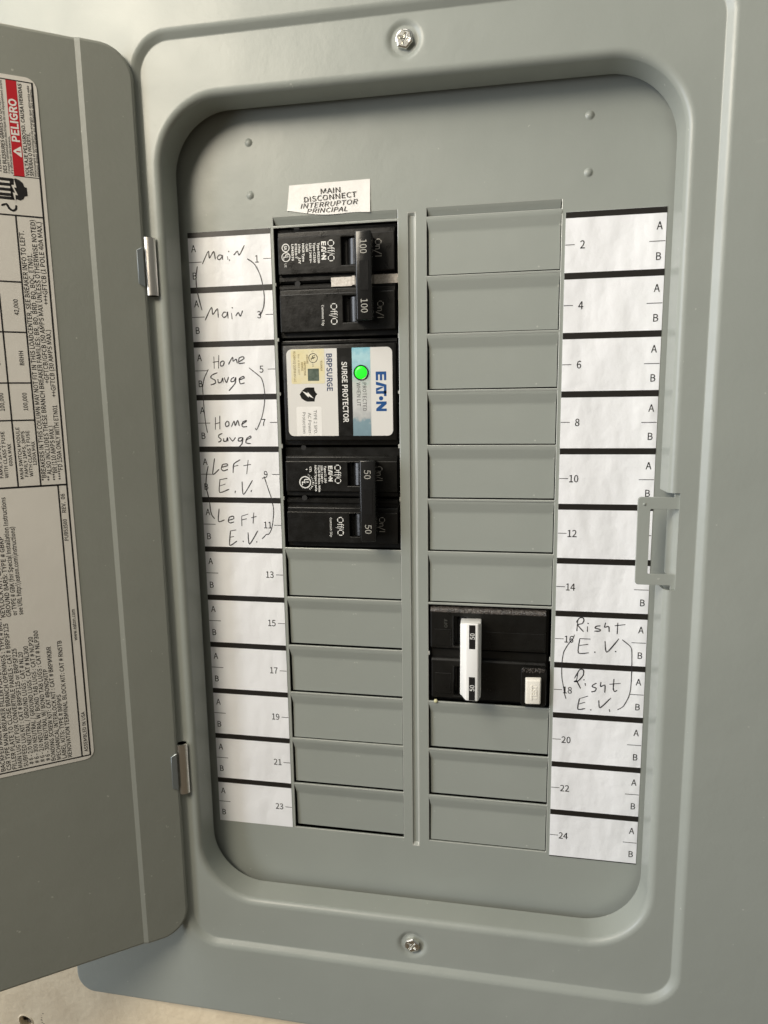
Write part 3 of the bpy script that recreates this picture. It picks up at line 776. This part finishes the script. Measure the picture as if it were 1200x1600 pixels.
def vt(t, s, z0, z1=None, cap=1.75, m='ink', bold=0.012, **kw): k.text(t, s, z0, 0, 1, cap * 1.12, (z1 - z0) if z1 is not None else None, m, bold, **kw)
vt('*BREAKERS IN THIS COLUMN MAY NOT FIT IN THIS LOADCENTER, SEE BREAKER INFO TO LEFT.', 50.0, -113.4, -7.0)
vt('** ALSO INCLUDES THESE BRANCH BREAKER FAMILIES: BR, BD, BRD, BQ, BQC, ETN01.', 47.7, -113.6, -16.0)
vt('***BR (110 AMPS MAX.)', 45.4, -113.6, -89.2); vt('+GFTCB/GFCB (50 AMPS MAX UNLESS OTHERWISE NOTED)', 45.4, -70.6, -2.2)
vt('****FD 150A ONLY WITH ETN01', 43.1, -113.4, -80.2); vt('++GFTCB (30 AMPS MAX.)', 43.1, -76.6, -47.6); vt('+++GFTCB (1 POLE 40A MAX.)', 43.0, -37.0, -2.8)
vt('42,000', 54.8, -41.8, -35.2, 1.6); vt('BRHH', 54.6, -62.8, -56.8, 1.6); vt('100,000', 54.8, -82.3, -74.6, 1.6)
vt('100,000', 63.8, -82.3, -74.6, 1.6); vt('BRHH', 63.8, -62.8, -56.8, 1.6); vt('22,000', 66.5, -46.6, -40.2, 1.6)
vt('MAIN SWITCH MODULE', 59.0, -112.2, -89.5, 1.3); vt('FAMILY 1MFS, 3MFS', 57.1, -111.3, -91.2, 1.3); vt('WITH CLASS T FUSE', 55.2, -111.3, -91.1, 1.3); vt('1200A MAX', 53.4, -106.4, -95.8, 1.3)
vt('MAIN SWITCH MODULE', 68.9, -112.2, -89.5, 1.3); vt('FAMILY 1MFS, 3MFS', 66.9, -111.3, -91.2, 1.3); vt('WITH CLASS T FUSE', 64.9, -111.4, -91.1, 1.3); vt('600A MAX', 62.8, -106.2, -96.5, 1.3)
vt('PUB53500', 43.2, -141.6, -131.6, 1.55); vt('REV.', 43.2, -128.6, -123.8, 1.55); vt('06', 43.2, -122.4, -119.9, 1.55)
vt('www.eaton.com', 43.2, -189.4, -174.3, 1.5); vt('ASSEMBLED IN USA', 42.8, -245.6, -225.2, 1.5)
rows = [('BACKFED MAIN BREAKER FILLER PLATE : TYPE # BRFP', -176), ('CSR TYPE MAIN BREAKER FILLER PLATE : TYPE # BRCSR', -180), ('FILLER PLATE TO CLOSE BRANCH OPENINGS : TYPE # BRFP', -173.5), ('MAIN LUG KIT FOR CONVERTIBLE PANELS : CAT # BRPSF125', -176.8),
        ('SUBFEED LUG KIT : CAT # BRPSF125 or BRPSF225', -189), ('# 6 - 2/0 NEUTRAL / GROUND LUGS : CAT # NL20', -191), ('# 6 - 300 NEUTRAL / GROUND LUGS : CAT # NL300', -188.6), ('# 6 - 2/0 NEUTRAL W/ BOND TAB LUGS : CAT # NLP20', -184.6),
        ('# 6 - 300 NEUTRAL W/ BOND TAB LUGS : CAT # NLP300', -182), ('BONDING SCREW KIT: CAT #BONDKITP', -201), ('MECHANICAL INTERLOCK KIT : CAT # BRPMIKBR', -190.5), ('LABEL KITS: TYPE # BRPMS', -214.5), ('RENOVATION TERMINAL BLOCK KIT: CAT # RN5TB', -188.4)]
for i, (t, ze) in enumerate(rows):
    vt(t, 78.1 - 2.34 * i, -246.6 if t[0] != '#' else -246.0, ze, 1.72)
vt('KEYLOCK KIT: CAT # TDL1', 71.7, -173.8, -140, 1.72); vt('GROUND BARS: TYPE # GBKP', 69.4, -173.9, -137.2, 1.72)
vt('or TYPE # GBK (for Special Installation Instructions', 67.0, -173.6, -119.8, 1.72); vt('see URL http:\\\\eaton.com\\instructions)', 64.6, -173.7, -133.2, 1.72)
# danger block
k.rect(47.75, 51.7, 14.9, 52.0, 'red')
vt('PELIGRO', 48.45, 28.4, 45.0, 2.65, 'whiteink', 0.03, lift=0.04)
k.poly([(51.2, 24.6), (50.9, 24.95), (48.35, 26.7), (48.1, 26.5), (48.1, 22.7), (48.35, 22.5), (50.9, 24.25)], 'whiteink', 0.04); k.rect(48.5, 50.0, 24.35, 24.85, 'red', 0.07)
vt('VOLTAJE PELIGROSO. CAUSA HERIDAS', 45.95, 15.4, 51.3, 1.25, bold=0.02); vt('SEVERAS O MUERTE.', 44.3, 15.5, 32.6, 1.25, bold=0.02)
vt('Interrumpa el suministro de energía que alimenta este', 43.15, 15.5, 51.0, 0.8); vt('equipo antes de trabajar en el interior del mismo.', 42.25, 15.5, 50.0, 0.7)
vt('Coupez l\'alimentation électrique de cet équipement avant', 53.1, 15.6, 51.5, 0.8); vt('d\'y effectuer des travaux.', 52.0, 15.6, 30.2, 0.75)
vt('DES BLESSURES GRAVES OU LA MORT.', 54.2, 15.6, 46, 1.25, bold=0.02); vt('TENSION DANGEREUSE. ENTRAÎNE', 56.2, 15.6, 50, 1.25, bold=0.02)
k.rect(58.0, 62.0, 14.9, 52.0, 'red'); vt('DANGER', 58.7, 28.4, 45.0, 2.65, 'whiteink', 0.03, lift=0.04)
# shock pictogram: a black hand with a jagged bolt
k.poly([(47.3, 7.3), (47.3, 10.6), (48.3, 10.9), (48.6, 12.2), (49.8, 13.3), (51.3, 13.9), (51.7, 13.7), (51.6, 5.6), (50.2, 5.2), (49.0, 5.9), (48.4, 7.0)])
for q in range(4): k.rect(52.4, 59.0, 12.6 - 2.0 * q, 13.75 - 2.0 * q)
k.poly([(51.6, 5.2), (58.8, 5.2), (58.8, 6.3), (52.6, 6.4)]); k.rect(51.6, 53.6, 5.4, 13.7)
k.poly([(51.9, 13.6), (51.2, 10.2), (52.2, 10.2), (50.9, 7.2), (51.9, 7.3), (52.0, 3.6), (52.8, 8.2), (51.9, 8.1), (53.1, 11.1), (52.1, 11.2)], 'doorpaper', 0.04)
k.stroke([(57.5, 2.6), (55.6, 3.3), (54.6, 1.6), (53.3, 0.9), (52.2, 1.6), (51.9, 3.2)], 0.85, 'ink')
k.done('printed_text', sheet)

# ---------------------------------------------------------------- breakers
def gridface(x0, x1, z0, z1, hole, y0, y1):
    """a moulded face plate with one slot"""
    hx0, hx1, hz0, hz1 = hole
    xs_ = [x0, hx0, hx1, x1]; zs_ = [z0, hz0, hz1, z1]; V, F = [], []
    for y in (y0, y1):
        for x in xs_:
            for z in zs_: V.append((x, y, z))
    g = lambda l, i, j: l * 16 + i * 4 + j
    for i in range(3):
        for j in range(3):
            if i == 1 and j == 1: continue
            F.append((g(0, i, j), g(0, i + 1, j), g(0, i + 1, j + 1), g(0, i, j + 1)))
            F.append((g(1, i, j), g(1, i, j + 1), g(1, i + 1, j + 1), g(1, i + 1, j)))
    per = [(i, 0) for i in range(3)] + [(3, j) for j in range(3)] + [(i, 3) for i in (3, 2, 1)] + [(0, j) for j in (3, 2, 1)]
    for a in range(12):
        p, q = per[a], per[(a + 1) % 12]; F.append((g(0, *p), g(0, *q), g(1, *q), g(1, *p)))
    hp = [(1, 1), (2, 1), (2, 2), (1, 2)]
    for a in range(4):
        p, q = hp[a], hp[(a + 1) % 4]; F.append((g(0, *q), g(0, *p), g(1, *p), g(1, *q)))
    return V, F
def two_pole(label, zt, nums, poles, slots, hz, ntext):
    t = bpy.data.objects.new('circuit_breaker', None); scene.collection.objects.link(t); tag(t, label, 'circuit breaker')
    # base mouldings of both poles, seen in the gaps
    b = B()
    b.box(-64.4, -7.3, 3.2, 48, zt - 25.0, zt - 0.7, 0.3, 1); b.box(-64.4, -7.3, 3.2, 48, zt - 50.2, zt - 25.6, 0.3, 1)
    b.box(-63.9, -7.8, 2.2, 4, zt - 24.4, zt - 22.2, 0.25, 1); b.box(-63.9, -7.8, 2.0, 4, zt - 28.0, zt - 26.2, 0.25, 1)
    b.done('breaker_base', 'black', t)
    B().lathe(-54.8, zt - 25.5, [(0, 1.95), (1.35, 1.95), (1.35, 2.6)], 20).done('rivet_hole', 'dark', t); B().lathe(-54.8, zt - 0.8, [(0, 3.1), (1.3, 3.1), (1.3, 3.3)], 20).done('rivet_hole', 'dark', t)
    for (z1, z0), (sx0, sx1, s0, s1) in zip(poles, slots):
        b = B()   # main body of the pole, standing proud with a chamfered upper shoulder
        b.prof([(3.0, z1 + 0.2), (1.5, z1), (1.05, z1 - 0.5), (0.95, z1 - 2.6), (5, z1 - 2.6), (5, z1 + 0.2)], -63.3, -8.0)
        b.done('shoulder', 'black', t, bev=0.2)
        V, F = gridface(-63.3, -8.0, z0, z1 - 2.4, (sx0, sx1, s0, s1), 0.0, 9.0)
        mesh('pole_face', V, F, 'black', t, bev=0.45)
        # drum that carries the toggle, seen in the slot
        b = B().vcyl((sx0 + sx1) / 2 - 0.3 + 4.2, 8.2, 7.2, s0 + 0.4, s1 - 0.4, 40); b.done('toggle_drum', 'blackgloss', t, 60)
        b = B().box(sx0 - 1, sx1 + 1, 8.8, 9.6, s0 - 1, s1 + 1); b.done('slot_floor', 'dark', t)
    h1, h0 = hz
    b = B().hexa([(-27.0, 0.2, h0 + .6), (-17.6, 0.2, h0 + .6), (-17.6, 0.2, h1 - .6), (-27.0, 0.2, h1 - .6), (-23.7, -11.6, h0), (-16.6, -11.6, h0), (-16.6, -11.6, h1), (-23.7, -11.6, h1)], 0.6, 3)
    hd = b.done('tie_bar_handle', 'blackgloss', t, 50)
    mz = (h0 + h1) / 2
    b = B().box(-21.9, -17.8, -11.85, -11.4, mz - 6.4, mz + 6.4, 0.15, 1); b.done('centre_plate', 'blackgloss', hd)
    for z0, z1 in nums[1]: k = Ink(front(-11.6), 0.05); k.text(nums[0], -21.6, z1, 0, -1, 3.3, z1 - z0, 'greyink', 0.0); k.done('ampere_number', hd)
    k = Ink(front(0.0), 0.06); ntext(k)
    k.done('printed_text', t)
    return t
def vdn(k, t, x, z1, z0, cap, m='whiteink', bold=0.0): k.text(t, x, z1, 0, -1, cap, z1 - z0, m, bold)
def off_o(k, x, z1, z0, cap=3.2, m='whiteink'):
    """Off/O with the stencil breaks of the moulded letters"""
    Lt = z1 - z0; r = cap / 2
    for zc in (z1 - 1.55, z0 + 1.55):
        n = 20
        for q in range(n):
            a0, a1 = 2 * math.pi * q / n, 2 * math.pi * (q + 1) / n
            if q % 5 == 2: continue
            P = [(x + r + rr * math.cos(a), zc + rr * .95 * math.sin(a)) for rr, a in ((r, a0), (r, a1), (r - .42, a1), (r - .42, a0))]
            k.poly(P, m)
    vdn(k, 'ff', x, z1 - 3.3, z1 - 5.6, cap, m); vdn(k, '/', x, z1 - 5.2, z0 + 3.1, cap, m)
def on_i(k, x, z1, z0, cap=3.0, m='onink'):
    r = cap / 2; zc = z1 - 1.35; n = 20
    for q in range(n):
        a0, a1 = 2 * math.pi * q / n, 2 * math.pi * (q + 1) / n
        if q % 5 == 2: continue
        k.poly([(x + r + rr * math.cos(a), zc + rr * .92 * math.sin(a)) for rr, a in ((r, a0), (r, a1), (r - .3, a1), (r - .3, a0))], m)
    vdn(k, 'n', x, z1 - 3.0, z1 - 4.6, cap, m); vdn(k, '/', x, z1 - 4.7, z0 + 0.8, cap, m); k.rect(x, x + cap, z0, z0 + .32, m)
def brandmark(k, x, z1, z0, cap, m, bold=0.05):
    Lt = z1 - z0
    k.rect(x, x + cap, z1 - Lt * .075, z1, m)
    for a_ in (0, .39, .78): k.rect(x + cap * a_, x + cap * (a_ + .22), z1 - Lt * .22, z1 - Lt * .075, m)
    k.poly([(x, z1 - Lt * .25), (x, z1 - Lt * .33), (x + cap * .62, z1 - Lt * .375), (x + cap, z1 - Lt * .375), (x + cap, z1 - Lt * .33)], m)
    k.poly([(x, z1 - Lt * .50), (x, z1 - Lt * .42), (x + cap * .45, z1 - Lt * .385), (x + cap * .8, z1 - Lt * .385)], m)
    k.rect(x + cap * .76, x + cap, z1 - Lt * .62, z1 - Lt * .375, m); k.rect(x, x + cap, z1 - Lt * .56, z1 - Lt * .49, m)
    k.disc(x + cap * .48, z1 - Lt * .675, cap * .2, m, n=20); k.rect(x, x + cap, z1 - Lt * .82, z1 - Lt * .755, m); k.rect(x, x + cap, z0, z0 + Lt * .065, m)
    k.poly([(x + cap, z1 - Lt * .82), (x + cap * .5, z1 - Lt * .82), (x, z0 + Lt * .065), (x + cap * .5, z0 + Lt * .065)], m)
def ul(k, x, z, r, m='whiteink', txt='UL'):
    k.disc(x, z, r, m, r2=r * .82); vdn(k, 'U', x - r * .15, z + r * .55, z - r * .05, r * .75, m, 0.03); vdn(k, 'L', x - r * .52, z + r * .1, z - r * .5, r * .75, m, 0.03)
def txt_main(k):
    off_o(k, -39.3, -6.9, -16.5); brandmark(k, -42.3, -7.5, -15.6, 2.3, 'whiteink')
    for t, x, z1, z0 in (('Type BR2100', -44.1, -8.0, -17.0), ('Type C2100', -46.1, -7.9, -16.7), ('120 / 240 V~', -48.0, -7.9, -16.8), ('Cu/Al', -49.6, -8.2, -11.7), ('HACR Type', -51.4, -7.9, -16.0),
                         ('2 Pole', -53.3, -8.0, -12.2), ('JJY', -53.3, -13.8, -16.9), ('E7819-T', -54.9, -7.9, -14.6), ('LR43576', -56.6, -8.0, -15.4)): vdn(k, t, x, z1, z0, 1.05, bold=0.03)
    k.disc(-59.4, -9.5, 1.9, 'whiteink', r2=1.5); vdn(k, 'SA', -60.2, -8.5, -10.5, 1.5, bold=0.02); ul(k, -59.4, -13.6, 2.15); vdn(k, 'LIE', -60.2, -16.5, -18.2, 1.1)
    off_o(k, -38.6, -35.1, -44.9); vdn(k, 'Common Trip', -42.9, -35.8, -45.2, 1.2, bold=0.01)
    on_i(k, -17.0 + 0.0, -7.7, -15.4); on_i(k, -16.4, -34.9, -42.5)
def txt_ev(k):
    off_o(k, -38.7, -110.4, -119.7); brandmark(k, -41.8, -111.0, -118.6, 2.1, 'whiteink')
    for t, x, z1, z0 in (('Type CL 250', -43.8, -111.0, -119.4), ('120 / 240 V~', -45.5, -110.8, -119.7), ('Cu/Al 60 Max. Wire', -46.9, -110.8, -123.8), ('HACR Type 2 pole', -48.6, -110.8, -123.5), ('CTL', -51.2, -111.4, -114.3)): vdn(k, t, x, z1, z0, 1.0, bold=0.03)
    ul(k, -53.6, -119.1, 3.0); k.poly([(-53.3, -112.8), (-52.3, -112.4), (-52.3, -113.2)], 'whiteink')
    for q, ch in enumerate('CLASSIFIED'):
        a = math.radians(68 - q * 13.5); R_ = 3.7
        k.text(ch, -53.6 + R_ * math.cos(a), -119.1 + R_ * math.sin(a), math.sin(a), -math.cos(a), 0.72, 0.55, 'whiteink', 0.02)
    off_o(k, -38.0, -136.0, -145.4); vdn(k, 'Common Trip', -41.7, -136.5, -146.0, 1.15, bold=0.01)
    on_i(k, -18.0, -111.1, -118.1, 2.9); on_i(k, -17.1, -135.8, -143.0, 2.9)
main = two_pole('black two-pole breaker at the top of the left column, 100 on its black handle', 0.0, ('100', ((-16.0, -10.2), (-41.3, -35.4))), ((-2.2, -21.6), (-28.0, -47.8)), ((-32.8, -26.6, -18.3, -6.1), (-32.6, -26.4, -44.0, -32.0)), (-6.2, -44.5), txt_main)
b = B().box(-38.4, -28.5, 1.45, 2.0, -27.5, -23.4); b.box(-28.5, -6.9, 1.5, 2.0, -27.0, -23.0); b.done('adhesive_tape', 'foiltape', main)
ev = two_pole('black two-pole breaker with 50 on its black handle, directly below the surge protector', -101.6, ('50', ((-116.0, -111.8), (-141.8, -137.5))), ((-106.4, -123.6), (-131.4, -148.9)), ((-32.2, -26.6, -120.8, -109.4), (-31.8, -26.6, -145.8, -134.2)), (-107.4, -145.6), txt_ev)

# surge protector
sg = bpy.data.objects.new('surge_protector', None); scene.collection.objects.link(sg)
tag(sg, 'black surge protector module with silver face label and lit green light, between two breakers', 'surge protector')
b = B().box(-64.3, -7.4, 2.6, 48, -101.2, -51.4, 0.4, 2); b.box(-64.0, -7.6, 1.9, 4, -53.2, -52.0, .2, 1); b.done('module_base', 'black', sg)
b = B().box(-63.0, -8.0, 0.0, 6, -99.0, -53.6, 0.7, 3); b.done('module_face', 'black', sg)
def rpoly(x0, x1, z0, z1, rs, k=6):
    P = []
    for (cx, cz, a0, r) in ((x1, z0, -90, rs[0]), (x1, z1, 0, rs[1]), (x0, z1, 90, rs[2]), (x0, z0, 180, rs[3])):
        sx = -1 if cx == x1 else 1; sz = 1 if cz == z0 else -1
        if r == 0: P.append((cx, cz)); continue
        for i in range(k + 1): a = math.radians(a0 + 90 * i / k); P.append((cx + sx * r + r * math.cos(a), cz + sz * r + r * math.sin(a)))
    return P
b = B().poly(rpoly(-60.9, -9.7, -96.6, -55.6, (2.6, 2.6, 2.6, 2.6)), 0.02, -0.2); lab = b.done('face_label', 'silver', sg)
k = Ink(front(-0.2), 0.04)
k.rect(-36.1, -28.9, -96.6, -55.6, 'black'); k.rect(-28.9, -20.1, -96.6, -55.6, 'foil')
k.poly(rpoly(-58.7, -42.2, -71.8, -55.7, (.8, .4, .4, .8)), 'gold'); k.poly(rpoly(-56.8, -44.2, -96.5, -82.6, (.0, 1.0, 1.0, .0)), 'stick')
vdn(k, 'BRPSURGE', -41.2, -58.0, -75.4, 2.8, 'navy', 0.02); k.text('SURGE PROTECTOR', -33.9, -61.9, 0.012, -1, 2.7, 28.3, 'whiteink', 0.02, lift=0.03)
k.text('PROTECTED', -24.0, -71.8, 0, -1, 1.9, 13.2, 'ink', 0.0, lift=.03); k.text('WHEN LIT', -26.8, -71.7, 0, -1, 1.9, 11.0, 'ink', 0.0, lift=.03)
brandmark(k, -17.6, -66.8, -85.1, 5.0, 'blue', 0.03)
k.text('TYPE 2 SPD.', -48.2, -84.3, 0, -1, 1.6, 11.3, 'ink', 0, lift=.03); k.text('AC Power-', -51.0, -85.6, 0, -1, 1.6, 10.4, 'ink', 0, lift=.03); k.text('Protection', -53.8, -85.3, 0, -1, 1.6, 10.0, 'ink', 0, lift=.03)
k.rect(-50.5, -45.0, -70.5, -64.8, 'patch', 0.03)
k.disc(-47.7, -59.9, 2.25, 'ink', .03, r2=1.95); vdn(k, 'U', -48.1, -58.7, -59.9, 1.5, 'ink', .03); vdn(k, 'L', -48.7, -59.8, -60.9, 1.5, 'ink', .03); vdn(k, 'C', -48.3, -56.5, -57.2, .9, 'ink'); vdn(k, 'US', -48.3, -62.6, -64.0, 1.0, 'ink')
k.text('E316410', -44.1, -61.3, 0, -1, 0.9, 4.6, 'goldprint', .02, lift=.03); k.text('LISTED SURGE', -51.0, -58.2, 0, -1, .9, 4.2, 'goldprint', .02, lift=.03); k.text('PROTECTIVE', -52.3, -61.4, 0, -1, .9, 6.6, 'goldprint', .02, lift=.03); k.text('DEVICE', -53.6, -61.7, 0, -1, .9, 4.0, 'goldprint', .02, lift=.03)
k.text('No. 0 861 007', -55.2, -58.0, 0, -1, .8, 9.5, 'goldprint', 0, lift=.03); k.text('B1QBH1Q QQB1E1S LLC', -57.4, -56.6, 0, -1, 1.1, 14.3, 'goldprint', .01, lift=.03)
# shield mark with a bolt
k.poly([(-54.9, -76.8), (-53.8, -75.2), (-52.0, -73.8), (-51.0, -73.5), (-47.6, -73.6), (-47.5, -74.9), (-46.9, -76.0), (-46.1, -76.7), (-46.9, -77.5), (-47.4, -78.6), (-47.6, -80.2), (-51.2, -80.2), (-52.6, -79.7), (-54.0, -78.6)], 'black')
k.poly([(-53.6, -75.2), (-50.8, -76.3), (-50.9, -75.6), (-48.0, -78.7), (-50.6, -77.6), (-50.4, -78.4)][::-1], 'stick', .03)
k.done('printed_text', lab)
b = B().lathe(-24.6, -67.1, [(3.55, -0.1), (3.55, -0.7), (3.3, -0.95), (3.0, -0.85), (3.0, -0.3)], 40); b.done('light_bezel', 'blackgloss', sg)
b = B().lathe(-24.6, -67.1, [(3.0, -0.35), (2.85, -0.75), (2.3, -0.95), (1.3, -1.08), (0, -1.1)], 40); b.done('indicator_light', 'led', sg, 60)

# right-hand breaker with white handle and test button
rb = bpy.data.objects.new('circuit_breaker', None); scene.collection.objects.link(rb)
tag(rb, 'black two-pole breaker in the right column with white tie-bar handle and cream test button', 'circuit breaker')
b = B().box(7.4, 64.4, 3.4, 48, -228.3, -178.5, .3, 1); b.box(8, 63.6, 2.2, 4, -206.2, -201.2, .3, 1); b.done('breaker_base', 'black', rb)
V, F = gridface(7.6, 63.0, -200.4, -181.4, (19.0, 25.2, -199.0, -184.0), 0.0, 9.0); mesh('pole_face', V, F, 'black', rb, bev=0.6)
V, F = gridface(8.0, 63.2, -226.0, -206.4, (19.2, 25.4, -224.4, -209.6), 0.0, 9.0); mesh('pole_face', V, F, 'black', rb, bev=0.6)
for z1, z0 in ((-184.2, -198.8), (-209.8, -224.2)):
    B().vcyl(26.0, 8.6, 7.6, z0, z1, 40).done('toggle_drum', 'blackgloss', rb, 60)
    B().box(18, 26.5, 8.8, 9.6, z0 - 1, z1 + 1).done('slot_floor', 'dark', rb)
b = B().prof([(3.0, -179.6), (1.2, -179.7), (0.2, -180.3), (-0.25, -181.2), (-0.15, -182.2), (3.0, -182.4)], 7.6, 62.8); b.done('shoulder', 'blackworn', rb, bev=.25)
b = B().prof([(3.0, -205.4), (1.0, -205.5), (0.2, -206.2), (-0.1, -206.9), (0.2, -207.4), (3.0, -207.6)], 8.0, 63.0); b.done('shoulder', 'black', rb, bev=.25)
b = B().box(9.8, 17.6, -0.35, 0.2, -199.0, -190.6, .15, 1); b.box(9.8, 17.6, -0.35, 0.2, -223.5, -213.0, .15, 1); b.box(34.5, 62.0, -0.3, 0.2, -199.2, -191.0, .15, 1); b.done('raised_pad', 'black', rb)
b = B()
b.hexa([(22.6, 0.5, -220.6), (32.4, 0.5, -220.9), (32.4, 0.5, -184.6), (22.6, 0.5, -184.8), (22.9, -9.6, -219.8), (32.6, -9.6, -220.9), (32.6, -9.6, -183.7), (22.9, -9.6, -184.3)], 0.5, 3)
b.hexa([(22.95, -9.0, -219.9), (32.55, -9.0, -220.8), (32.55, -9.0, -183.8), (22.95, -9.0, -184.2), (25.7, -13, -221.2), (31.6, -13, -221.2), (31.6, -13, -182.8), (25.7, -13, -182.8)], 0.7, 3)
hd = b.done('tie_bar_handle', 'white', rb, 50)
for z1, z0, zt_ in ((-183.7, -195.3, -190.7), (-209.1, -220.7, -216.1)):
    k = Ink(front(-13.0), 0.05); k.rect(27.25, 30.15, z0, z1, 'ink'); k.text('50', 29.85, zt_, 0, 1, 2.3, 3.1, 'whiteink', 0.01, lift=.04); k.done('ampere_number', hd)
b = B().poly(rpoly(51.4, 63.3, -226.4, -207.0, (1.6, 1.6, 1.6, 1.6)), 0.3, -2.8)
tb = b.done('button_surround', 'black', rb, bev=.4)
b = B()
for i in range(70):
    x = random.uniform(52.2, 62.4); z = random.uniform(-209.2, -207.2); q = random.uniform(.15, .35); b.box(x - q, x + q, -2.95 - q * .5, -2.7, z - q, z + q, .1, 1)
b.done('rough_flash', 'blackworn', tb)
b = B().hexa([(53.4, -2.6, -224.9), (61.0, -2.6, -224.6), (61.0, -2.6, -211.3), (53.4, -2.6, -211.6), (53.9, -5.2, -224.3), (60.5, -5.2, -224.0), (60.5, -5.2, -212.2), (53.9, -5.2, -212.5)], 0.45, 3)
btn = b.done('test_button', 'cream', rb, 50)
k = Ink(front(-5.2), 0.12); k.text('TEST', 58.8, -222.0, 0, 1, 2.6, 7.4, 'cream', 0.03)
o = k.done('raised_word', btn); md = o.modifiers.new('relief', 'SOLIDIFY'); md.thickness = 0.25 * S; md.offset = 0
k = Ink(front(0), 0.5)
k.text('OFF', 16.0, -189.6, 0, 1, 1.6, 4.4, 'dimink', .0)

k2 = k.done('faint_text', rb)
